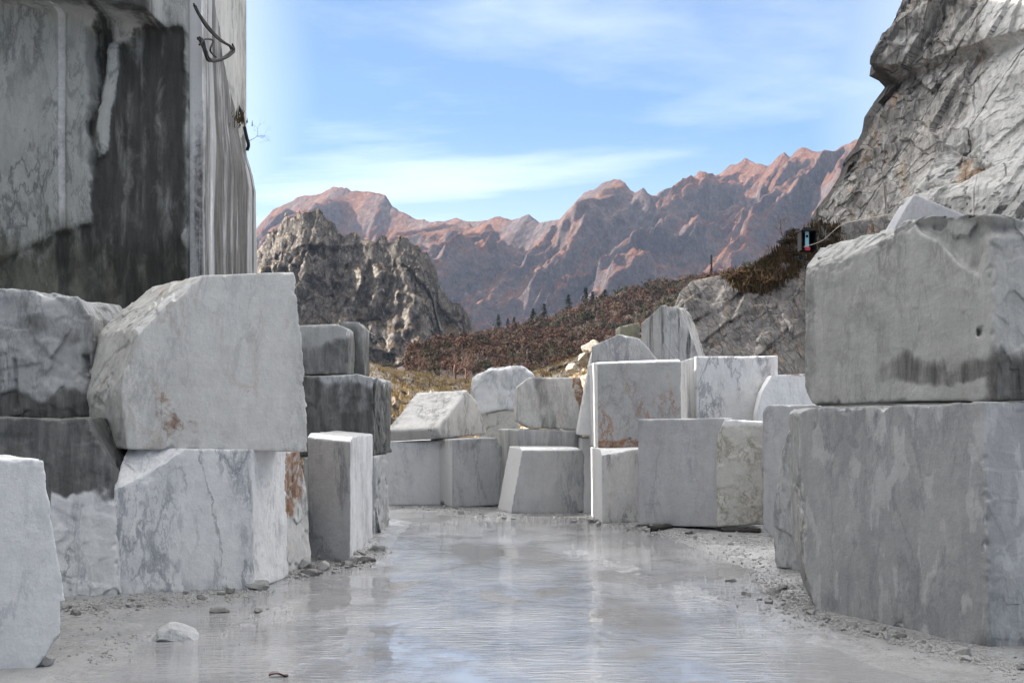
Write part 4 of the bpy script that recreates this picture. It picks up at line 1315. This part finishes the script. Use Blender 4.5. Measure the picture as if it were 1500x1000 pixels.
def conifer(px, py, Y, hgt, label, seed, wide=.30):
    rs = np.random.default_rng(seed)
    base = P(px, py, Y) - np.array([0, 0, hgt])
    e = bpy.data.objects.new('conifer_tree', None)
    e.location = base; COL.objects.link(e)
    tag(e, label, 'tree', 'dark conifers on the wooded ridge')
    v, f = tube([(0, 0, -1.5), (0, 0, hgt * .5), (0, 0, hgt * .97)], [hgt * .022, hgt * .014, .02], 6)
    link('trunk', make_mesh('trunk', v, f, MAT['bark']), parent=e)
    V = []
    nlev = 17
    for L in range(nlev):
        t = .14 + .84 * L / (nlev - 1)
        R = hgt * wide * (1 - t) ** .7 * rs.uniform(.75, 1.1) + .1
        nb = 9
        for b in range(nb):
            an = rs.uniform(0, 6.28)
            rr = R * rs.uniform(.6, 1.05)
            for k in range(6):
                q = (k + .6) / 6
                c = np.array([math.cos(an) * rr * q, math.sin(an) * rr * q, hgt * t - rr * q * .35 + rs.normal() * .08])
                s_ = hgt * .035 * (1.25 - q * .6)
                a = np.array([math.cos(an), math.sin(an), -.35]) * s_
                d_ = np.array([-math.sin(an), math.cos(an), rs.normal() * .4]) * s_ * .8
                V += [c + a, c + d_, c - a, c - d_]
    V = np.array(V)
    cc = np.ones((len(V), 4)); cc[:, :3] = np.array([.030, .036, .024])[None] * np.repeat(rs.uniform(.7, 1.35, len(V) // 4), 4)[:, None]
    link('crown', make_mesh('crown', V, np.arange(len(V)).reshape(-1, 4), MAT['foliage'], False, {'leafcol': cc}), parent=e)

con = [(730, 464, 5.2, 'pointed dark conifer, leftmost on the wooded ridge near the rocky hill', .34), (744, 470, 3.8, 'small dark conifer just right of the pointed leftmost one', .3), (753, 468, 4.2, 'small dark conifer with a pointed top, third from the rocky hill', .3),
       (781, 456, 6.8, 'broad layered pine on the ridge with sky showing under it', .42), (797, 449, 7.4, 'dark pointed pine touching the right side of the broad layered pine', .34), (833, 436, 7.0, 'dark conifer standing in the brown trees right of the two pines', .32),
       (858, 425, 8.5, 'tall dark conifer with the highest tip on the middle of the wooded ridge', .32), (868, 431, 7.2, 'dark conifer at the right shoulder of the tall one', .34), (886, 428, 7.0, 'broad dark conifer where the ridge turns brown again', .36)]
for k, (px, py, hh_, lab, wd) in enumerate(con):
    conifer(px, py - 4, 455, hh_ * 1.75, lab, 200 + k, wd * .95)
conifer(1042, 374, 470, 7.5, 'thin bare spire of a dead tree on the ridge, far right of the wood', 231, .08)

def bare_tree(base, hgt, label, seed, spread=.5, lev=5, name='bare_tree', group=None, lean=(0, 0), thick=.03, mat='bark'):
    rs = np.random.default_rng(seed)
    e = bpy.data.objects.new(name, None)
    e.location = base; COL.objects.link(e)
    tag(e, label, 'tree' if 'tree' in name else 'shrub', group)
    tr, tw = [], []
    def grow(p, d, L, r, k):
        n_ = 4
        pts = [p]
        for i in range(n_):
            d = d + rs.normal(size=3) * .16; d[2] += .04; d = d / np.linalg.norm(d)
            pts.append(pts[-1] + d * L / n_)
        (tr if k == 0 else tw).append(tube(pts, np.linspace(r, r * .6, n_ + 1), 5 if k < 2 else 3))
        if k >= lev: return
        for c in range(3 if k < 2 else 2 + (rs.random() < .5)):
            i = rs.integers(2, n_ + 1)
            a = rs.normal(size=3); a -= d * (a @ d); a /= np.linalg.norm(a)
            dd = d * rs.uniform(.6, 1) + a * spread * rs.uniform(.7, 1.5)
            grow(pts[i], dd / np.linalg.norm(dd), L * rs.uniform(.55, .8), r * .55, k + 1)
    grow(np.zeros(3) - np.array([0, 0, .05 * hgt]), np.array([lean[0], lean[1], 1.0]), hgt * .38, hgt * thick, 0)
    v, f = join(tr); link('trunk', make_mesh('trunk', v, f, MAT[mat]), parent=e)
    v, f = join(tw); link('crown' if 'tree' in name else 'twigs', make_mesh('twigs', v, f, MAT[mat]), parent=e)
    return e

m, nt, bs = new_mat('reddish_twigs')
bs.inputs['Base Color'].default_value = (.10, .055, .04, 1)
bs.inputs['Roughness'].default_value = .9
MAT['twig'] = m
bare_tree(P(668, 560, 120), 4.6, 'bare reddish tree left of the pair below the wooded hill', 5, .7, 5, mat='twig', group='bare trees in front of the wood')
bare_tree(P(684, 562, 118), 4.2, 'bare reddish tree with a forked trunk right of its neighbour below the wooded hill', 9, .7, 5, mat='twig', group='bare trees in front of the wood')
bare_tree(P(612, 552, 150), 4.0, 'bare pale tree at the foot of the rocky hill', 12, .6, 5, mat='twig', group='bare trees in front of the wood')

# ------------------------------------------------------------------ rocky mound behind the blocks
mc = [(380, 520, 50), (480, 522, 50), (520, 528, 50), (545, 532, 50), (575, 540, 51), (620, 547, 52), (660, 553, 53), (700, 558, 54), (740, 552, 54), (780, 544, 52), (815, 534, 51), (845, 522, 50), (870, 508, 50), (900, 500, 50), (960, 490, 50), (1040, 470, 50)]
def dm(g, u, s):
    g = g.copy()
    a = np.abs(s)
    env = .25 + .75 * sstep(0, .12, a)
    n_ = ridged(g * np.array([.55, .4, .8]), 5, gain=.6) - .5
    st_ = fbm(g * np.array([.25, .2, .3]), 3)
    g[:, 1] -= env * (n_ * .9 + st_ * 1.6)
    g[:, 2] += env * (n_ * .22 + .22 * facet(g * np.array([.9, .7, 1.2]) + fbm(g * .8, 2)[:, None] * .5) + .10 * facet(g * 2.3) + fbm(g * 1.6, 4) * .10)
    return g
v, f = crest_sheet(mc, 17, -.3, 420, 150, 20, 0, back=26, profile=1.15, disp=dm)
me = make_mesh('rocky_mound', v, f, MAT['mound'])
tag(link('rocky_mound', me), kind='structure')
# pale outcrop boulders on the mound
MAT['palerock'] = rock('pale_outcrop', [(.36, .33, .28), (.28, .25, .21), (.42, .39, .34), (.24, .19, .14)], 2.0, crack=.4, bumpd=.05)
for (px, py, Y, sz, lab) in [(866, 522, 47, .42, 'cream boulder highest on the grassy mound beside the leaning slab'), (856, 535, 47, .36, 'cream boulder just below the highest one on the grassy mound'), (838, 545, 46, .25, 'small cream boulder lower left of the others on the grassy mound')]:
    o = link('outcrop_boulder', stone_mesh(int(px), .8, 4, .4, MAT['palerock']), P(px, py, Y))
    o.scale = (sz, sz, sz); o.rotation_euler = (0, 0, px)
    tag(o, lab, 'boulder', 'cream boulders on the grassy mound')

# ------------------------------------------------------------------ grey bedding slope and the great cliff on the right
sc = [(955, 640, 42), (976, 540, 43), (987, 452, 44), (996, 428, 45), (1014, 411, 46), (1060, 402, 47), (1100, 394, 48), (1130, 374, 49), (1155, 350, 50), (1178, 336, 51), (1230, 328, 52), (1320, 320, 52), (1480, 300, 52)]
def ds(g, u, s):
    g = g.copy()
    a = np.abs(s)
    env = .15 + .85 * sstep(0, .1, a)
    R_ = math.radians(48)
    c = np.stack([(g[:, 0] * math.cos(R_) - g[:, 2] * math.sin(R_)) * 1.1, g[:, 1] * .3, (g[:, 0] * math.sin(R_) + g[:, 2] * math.cos(R_)) * .16], axis=1)
    n_ = ridged(c, 4)
    g[:, 1] -= env * (fbm(g * .3, 3) * .25 + .16 * facet(c * 1.2) + .09 * facet(c * 3.1) + fbm(g * 2.2, 4) * .08)
    ledge = sstep(.3, .05, a) * sstep(.45, .6, u)
    g[:, 2] += ledge * fbm(g * 1.2, 4) * .55
    return g
v, f = crest_sheet(sc, 10, -.3, 300, 150, 16, 0, back=30, profile=1.0, disp=ds, frontdir=(-.12, -1))
st = np.zeros((len(v), 4))
me = make_mesh('rock_slope', v, f, MAT['slope'], True, {'stain': st})
tag(link('rock_slope', me), kind='structure')

ce = [(1115, 760), (1150, 480), (1168, 352), (1180, 333), (1197, 305), (1214, 283), (1230, 258), (1238, 232), (1252, 214), (1262, 194), (1266, 172), (1280, 150), (1296, 128), (1288, 119), (1274, 112), (1276, 98), (1290, 70), (1300, 52), (1312, 34), (1314, 20), (1324, 0), (1340, -40), (1400, -160), (1480, -420), (1560, -700)]
nu, nf, nb = 430, 360, 14
E = polyline(np.array(ce, dtype=float), nu)
E = np.stack([np.interp(np.concatenate([np.linspace(0, .17, 25, endpoint=False), np.linspace(.17, .54, 350, endpoint=False), np.linspace(.54, 1, 55)]), np.linspace(0, 1, len(ce)) if False else np.concatenate([[0], np.cumsum(np.linalg.norm(np.diff(np.array(ce, float), axis=0), axis=1))]) / np.sum(np.linalg.norm(np.diff(np.array(ce, float), axis=0), axis=1)), np.array(ce, float)[:, k]) for k in range(2)], axis=1)
C = np.array([P(a, b, 60) for a, b in E])
rows, S = [], []
for s_ in np.concatenate([np.linspace(-1, 0, nb, endpoint=False), np.linspace(0, 1, nf) ** 2.0]):
    p = C.copy()
    if s_ < 0:
        p[:, 0] += -s_ * 16; p[:, 1] += -s_ * 22
    else:
        p[:, 0] += s_ * 17.0; p[:, 1] -= s_ * 24.0
        p[:, 2] += s_ * 1.5
    rows.append(p); S.append(np.full(nu, s_))
g = np.stack(rows, axis=1).reshape(-1, 3); S = np.stack(S, axis=1).ravel(); U = np.repeat(np.linspace(0, 1, nu), nb + nf)
env = .10 + .90 * sstep(0, .035, np.abs(S))
R_ = math.radians(32)
along = g[:, 0] * math.sin(R_) + g[:, 2] * math.cos(R_)
acr = g[:, 0] * math.cos(R_) - g[:, 2] * math.sin(R_)
q = np.stack([acr * .55, g[:, 1] * .22, along * .12], axis=1)
n1_ = ridged(q, 4); n2_ = fbm(g * .35, 4); n3_ = ridged(g * np.array([.9, .9, .7]), 4) - .5; n4 = fbm(g * 2.4, 4)
outw = np.array([-.80, -.58, .12])
wq = (fbm(g * 1.5, 2) * .04)[:, None]
calm_ = 1 - .55 * sstep(.08, .17, S)
amt = env * (n2_ * .22 + calm_ * ( (.40 * facet(np.stack([acr * .42, g[:, 1] * .25, along * .10], axis=1) + wq) + .30 * facet(np.stack([acr * 1.05, g[:, 1] * .6, along * .28], axis=1) + wq + 7) + .12 * facet(g * 1.3 + wq * 1.5) + .07 * facet(g * 2.8 + wq))) + n4 * .03)
# an overhanging roof near the top of the edge and a hollow lower down
spx = CX + g[:, 0] / g[:, 1] * F; spy = HY - (g[:, 2] - EYE) / g[:, 1] * F
roof = sstep(12, -8, sdf_poly(spx, spy, [(1270, 115), (1320, 20), (1345, -60), (1420, -60), (1420, 2), (1372, 22), (1330, 52), (1312, 85), (1298, 122)]))
hollow = sstep(14, -22, 14 * n4 + sdf_poly(spx, spy, [(1385, 225), (1415, 205), (1440, 240), (1455, 262), (1430, 280), (1385, 288), (1350, 292), (1380, 265)]))
ledge = sstep(8, -8, sdf_poly(spx, spy, [(1355, 300), (1420, 276), (1500, 245), (1700, 200), (1700, 400), (1330, 400)]))
amt = amt + roof * .55 * env - hollow * .55 + ledge * 1.5
g = g + outw[None] * amt[:, None]
st = np.zeros((len(g), 4))
nz = fbm(g * .4 + 9, 4)
white = sstep(.13, .21, S + nz * .08 - .00015 * (spy - 150))
st[:, 0] = white * .85 + ledge * .3
st[:, 0] = np.maximum(st[:, 0], sstep(.1, .45, nz) * .5)
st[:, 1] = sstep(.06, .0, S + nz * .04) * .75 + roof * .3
crk = sstep(.075, .0, np.abs(fbm(np.stack([acr * .62, g[:, 1] * .2, along * .05], axis=1) + 4, 4)))
st[:, 1] = np.maximum(st[:, 1], crk * .75)
st[:, 2] = sstep(.15, .45, fbm(g * .3 + 30, 4) + .25 * sstep(.12, .04, S)) * .45 * (1 - white)
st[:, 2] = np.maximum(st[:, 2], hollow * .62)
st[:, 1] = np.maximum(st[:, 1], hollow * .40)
me_v, me_f = g, grid_faces(nu, nb + nf)
o = obj_at_base('rock_cliff', me_v, me_f, MAT['cliff'], False, {'stain': np.clip(st, 0, 1)})
tag(o, 'towering grey and white rock cliff leaning over the right hand stack of blocks', 'cliff')

# dry grass and heather on the ledge
def blades(n, area, hmin, hmax, cols, seed, width=.02):
    rs = np.random.default_rng(seed)
    V, Cc = [], []
    for k in range(n):
        p = area(rs)
        nb_ = rs.integers(5, 10)
        c0 = np.array(cols[rs.integers(0, len(cols))]) * rs.uniform(.7, 1.3)
        for b in range(nb_):
            h_ = rs.uniform(hmin, hmax)
            an = rs.uniform(0, 6.28)
            d = np.array([math.cos(an), math.sin(an), 0]) * h_ * rs.uniform(.1, .6)
            w_ = np.array([-math.sin(an), math.cos(an), 0]) * width * rs.uniform(.6, 1.4)
            q = p + rs.normal(size=3) * np.array([.08, .08, .02])
            V += [q - w_, q + w_, q + d * .55 + w_ * .6 + np.array([0, 0, h_ * .7]), q + d + np.array([0, 0, h_])]
            Cc += [(*c0, 1)] * 4
    return np.array(V), np.array(Cc)
gs = v.reshape(300, 166, 3)
def ledge_area(rs):
    while True:
        i = rs.integers(40, 299); j = rs.integers(15, 70)
        p = gs[i, j]
        px = CX + p[0] / p[1] * F; py = HY - (p[2] - EYE) / p[1] * F
        lim = np.interp(px, [1060, 1080, 1120, 1150, 1185, 1230], [404, 428, 432, 415, 388, 360])
        if 1062 < px < 1230 and py < lim and rs.random() < .9: return p - np.array([0, 0, .05])
bv, bc = blades(800, ledge_area, .08, .28, [(.05, .034, .018), (.065, .045, .022), (.035, .032, .016), (.05, .028, .018)], 3)
_hv, _hc = [], []
_rs = np.random.default_rng(91)
for k in range(60):
    p_ = ledge_area(_rs)
    q_ = tmpl[k % 7] * _rs.uniform(.30, .62) * np.array([1.4, 1.4, .62])
    _hv.append(q_ + p_ - np.array([0, 0, .12]))
    c_ = np.ones((len(q_), 4)); c_[:, :3] = np.array([(.05, .032, .020), (.040, .034, .019), (.062, .038, .023)][k % 3]) * np.repeat(_rs.uniform(.6, 1.4, len(q_) // 4), 4)[:, None]
    _hc.append(c_)
bv = np.vstack([bv] + _hv); bc = np.vstack([bc] + _hc)
me = make_mesh('dry_grass', bv, np.arange(len(bv)).reshape(-1, 4), MAT['foliage'], False, {'leafcol': bc})
tag(link('dry_grass', me), 'tufts of dry brown grass and heather along the ledge above the grey slope', 'grass', kind='stuff')
def crest_area(rs):
    while True:
        i = rs.integers(2, 120); j = rs.integers(14, 24)
        p = gs[i, j]
        px = CX + p[0] / p[1] * F
        if 1000 < px < 1075: return p - np.array([0, 0, .05])
# mound grass
mg = None
vm, _ = crest_sheet(mc, 17, -.3, 420, 150, 20, 0, back=26, profile=1.15, disp=dm)
gm_ = vm.reshape(420, 170, 3)
def mound_area(rs):
    while True:
        i = rs.integers(1, 418); j = rs.integers(18, 120)
        p = gm_[i, j]
        tz = abs(gm_[i, j + 1][2] - gm_[i, j - 1][2]) / (abs(gm_[i, j + 1][1] - gm_[i, j - 1][1]) + 1e-3)
        px = CX + p[0] / p[1] * F
        if 530 < px < 900 and tz < .9: return p - np.array([0, 0, .02])
bv, bc = blades(800, mound_area, .06, .20, [(.27, .18, .07), (.21, .14, .06), (.14, .12, .05), (.32, .23, .11)], 8, .012)
me = make_mesh('mound_grass', bv, np.arange(len(bv)).reshape(-1, 4), MAT['foliage'], False, {'leafcol': bc})
tag(link('mound_grass', me), 'short ochre dry grass growing on the rocky mound', 'grass', kind='stuff')

# shrubs
bare_tree(P(1150, 352, 49.5), 1.5, 'bare twiggy shrub on the ledge at the foot of the cliff edge', 41, .7, 4, 'bare_shrub', thick=.012, lean=(-.3, 0), mat='twig')
bare_tree(P(1118, 385, 48.5), 1.1, 'low bare shrub on the ledge left of the twiggy one', 44, .8, 4, 'bare_shrub', thick=.012, lean=(-.2, 0), mat='twig')
bare_tree(P(361, 205, 23.1), .55, 'wispy bare shrub sprouting sideways from the edge of the streaked wall', 47, .8, 4, 'bare_shrub', thick=.010, lean=(2.4, 0), mat='bark')
def tuft_area(rs):
    px = rs.uniform(318, 346)
    return P(px, rs.uniform(176, 190), 4.28 * F / (CX - px))
bv, bc = blades(30, tuft_area, .08, .26, [(.08, .075, .03), (.11, .08, .04)], 5, .010)
o = obj_at_base('grass_tuft', bv, np.arange(len(bv)).reshape(-1, 4), MAT['foliage'], False, {'leafcol': bc})
tag(o, 'tuft of dry grass on a step of the streaked wall', 'grass tuft')

# dark shelter with a light blue strip, on the ledge under the cliff
m, nt, bs = new_mat('black_shelter_board')
bs.inputs['Base Color'].default_value = (.008, .008, .009, 1); bs.inputs['Roughness'].default_value = .9; bs.inputs['Specular IOR Level'].default_value = .1
MAT['board'] = m
m, nt, bs = new_mat('light_blue_paint')
bs.inputs['Base Color'].default_value = (.22, .45, .55, 1); bs.inputs['Roughness'].default_value = .5
MAT['blue'] = m
m, nt, bs = new_mat('red_plastic')
bs.inputs['Base Color'].default_value = (.45, .03, .05, 1); bs.inputs['Roughness'].default_value = .5
MAT['red'] = m
def boxv(x0, x1, y0, y1, z0, z1):
    v = np.array([(x, y_, z) for x in (x0, x1) for y_ in (y0, y1) for z in (z0, z1)], dtype=float)
    f = np.array([(0, 1, 3, 2), (4, 6, 7, 5), (0, 4, 5, 1), (2, 3, 7, 6), (0, 2, 6, 4), (1, 5, 7, 3)])
    return v, f
e = bpy.data.objects.new('shelter', None)
YS = 44.0
e.location = P(1185, 366, YS); COL.objects.link(e)
tag(e, 'tiny black open fronted shelter with a light blue strip, on the ledge under the cliff', 'shelter')
w_, h_ = 22 / F * YS, 33 / F * YS
t = .035
walls = [boxv(-w_ / 2, -w_ / 2 + t, 0, .6, 0, h_ * .85), boxv(w_ / 2 - t, w_ / 2, 0, .6, 0, h_ * .85), boxv(-w_ / 2 + t, w_ / 2 - t, .56, .6, 0, h_ * .85)]
vv, ff = join([(a, [b]) for a, b in walls])
link('wall', make_mesh('wall', vv, ff, MAT['board'], False), parent=e)
rv = np.array([(-w_ / 2 - .03, -.06, h_ * .85), (w_ / 2 + .03, -.06, h_ * .85), (w_ / 2 + .03, .64, h_ * .85), (-w_ / 2 - .03, .64, h_ * .85),
               (-w_ / 2 + .08, -.02, h_ * 1.0), (w_ / 2 - .04, -.02, h_ * .97), (w_ / 2 - .04, .6, h_ * .97), (-w_ / 2 + .08, .6, h_ * 1.0)])
link('roof', make_mesh('roof', rv, np.array([(0, 3, 2, 1), (4, 5, 6, 7), (0, 1, 5, 4), (1, 2, 6, 5), (2, 3, 7, 6), (3, 0, 4, 7)]), MAT['board'], False), parent=e)
a, b = boxv(-.10, .015, .08, .14, .10, .58)
o1 = link('panel', make_mesh('panel', a, b, MAT['blue'], False), parent=e); o1['label'] = 'light blue strip'
a, b = tube([(-.045, .078, .43), (-.045, .06, .43)], .04, 12)
link('knob', make_mesh('knob', a, b, MAT['board'], False), parent=o1)
a, b = boxv(-.10, .05, .04, .16, 0, .09)
o1 = link('base', make_mesh('base', a, b, MAT['red'], False), parent=e); o1['label'] = 'small red foot'

# steel cable strung across the foot of the cliff
m, nt, bs = new_mat('dull_steel_rope')
bs.inputs['Base Color'].default_value = (.085, .08, .075, 1); bs.inputs['Roughness'].default_value = .6
MAT['rope'] = m
w = spline([P(1178, 362, 43.4), P(1205, 352, 43.2), P(1232, 330, 43.0), P(1262, 322, 41.5), P(1305, 314, 40), P(1330, 312, 39)], 60)
v, f = tube(w, .011, 6)
o = obj_at_base('steel_rope', v, f, MAT['rope'])
tag(o, 'grey rope strung along the foot of the cliff past the small shelter', 'rope')

# ------------------------------------------------------------------ haze
m = bpy.data.materials.new('haze_air'); m.use_nodes = True
nt = NT(m.node_tree)
for n in list(m.node_tree.nodes):
    if n.type == 'BSDF_PRINCIPLED': m.node_tree.nodes.remove(n)
pv = nt.node('ShaderNodeVolumePrincipled')
pv.inputs['Color'].default_value = (.52, .69, 1.0, 1)
pv.inputs['Density'].default_value = .000040
pv.inputs['Anisotropy'].default_value = .2
m.node_tree.links.new(pv.outputs[0], m.node_tree.nodes['Material Output'].inputs['Volume'])
a, b = boxv(-4000, 4000, -400, 3900, -75, 900)
me = make_mesh('haze', a, b, m, False)
tag(link('haze', me), kind='stuff')

# ------------------------------------------------------------------ world, sun, camera
SUN_EL, SUN_AZ = 27.0, -90.6
world = bpy.data.worlds.new("World")
scene.world = world
world.use_nodes = True
nt = NT(world.node_tree)
bg = world.node_tree.nodes['Background']
sky = nt.node('ShaderNodeTexSky', sky_type='NISHITA')
sky.sun_disc = False
sky.sun_elevation = math.radians(SUN_EL)
sky.sun_rotation = math.radians(SUN_AZ)
sky.altitude = 800; sky.air_density = 1.0; sky.dust_density = .6; sky.ozone_density = 2.0
gen = nt.node('ShaderNodeTexCoord').outputs['Generated']
sx = nt.node('ShaderNodeSeparateXYZ'); nt.l.new(gen, sx.inputs[0])
z = sx.outputs[2]
zc = nt.math('ADD', nt.math('MAXIMUM', z, 0.0), .10)
cv = nt.node('ShaderNodeCombineXYZ')
nt.put(cv.inputs[0], nt.math('DIVIDE', sx.outputs[0], zc))
nt.put(cv.inputs[1], nt.math('DIVIDE', sx.outputs[1], zc))
pl = nt.mapping(cv.outputs[0], loc=(1.3, .4, 0), rot=(0, 0, 12), scale=(.55, .72, 1))
cn = nt.noise(pl, .9, 8, .58, .6).outputs[0]
cn2 = nt.noise(nt.mapping(pl, scale=(.8, 1.5, 1)), 1.3, 7, .55, .5).outputs[0]
cl = nt.ramp(nt.math('ADD', nt.math('MULTIPLY', cn, .6), nt.math('MULTIPLY', cn2, .4)), .40, .64)
low = nt.ramp(z, .02, .22, .80, .08)
side = nt.math('MULTIPLY', nt.ramp(nt.math('ABSOLUTE', nt.math('ADD', sx.outputs[0], -.03)), .13, .26), .55)
low = nt.math('MAXIMUM', low, side)
cl = nt.math('MAXIMUM', nt.math('MULTIPLY', cl, .62), low)
high = nt.ramp(z, .29, .56)
cl = nt.math('MAXIMUM', cl, nt.math('MULTIPLY', high, .9))
cloudrad = nt.mix(high, (3.6, 3.85, 4.1), (15.2, 14.9, 14.5))
fwd = nt.ramp(sx.outputs[1], -.5, .5, .30, 1.0)
cloudrad = nt.mix(1.0, cloudrad, nt.math('MULTIPLY', fwd, nt.ramp(sx.outputs[0], -.75, .75, 1.45, .70)), 'MULTIPLY')
skyc = nt.mix(1.0, sky.outputs[0], (.215, .375, .53), 'MULTIPLY')
nt.put(bg.inputs['Color'], nt.mix(cl, skyc, cloudrad))
bg.inputs['Strength'].default_value = .10

sd_ = bpy.data.lights.new('sun', 'SUN')
sd_.energy = 5.0
sd_.angle = math.radians(.5)
sd_.color = (1.0, .92, .83)
so = bpy.data.objects.new('sun', sd_)
az, el = math.radians(SUN_AZ), math.radians(SUN_EL)
sv = Vector((math.sin(az) * math.cos(el), math.cos(az) * math.cos(el), math.sin(el)))
so.rotation_euler = sv.to_track_quat('Z', 'Y').to_euler()
so.location = (-20, 10, 40)
COL.objects.link(so)

cam = bpy.data.cameras.new('camera')
cam.sensor_width = 36; cam.lens = 36 * F / 1500
cam.shift_y = (HY - 500) / 1500
cam.clip_start = .1; cam.clip_end = 20000
co = bpy.data.objects.new('camera', cam)
co.location = (0, 0, EYE)
co.rotation_euler = (math.radians(90), 0, 0)
COL.objects.link(co)
scene.camera = co

scene.render.engine = 'CYCLES'
scene.cycles.use_denoising = True
scene.cycles.max_bounces = 8
scene.cycles.diffuse_bounces = 4
scene.cycles.volume_bounces = 0
scene.cycles.use_adaptive_sampling = False
scene.view_settings.view_transform = 'Standard'
scene.view_settings.look = 'None'
scene.view_settings.exposure = 1.76
scene.view_settings.gamma = 1.0
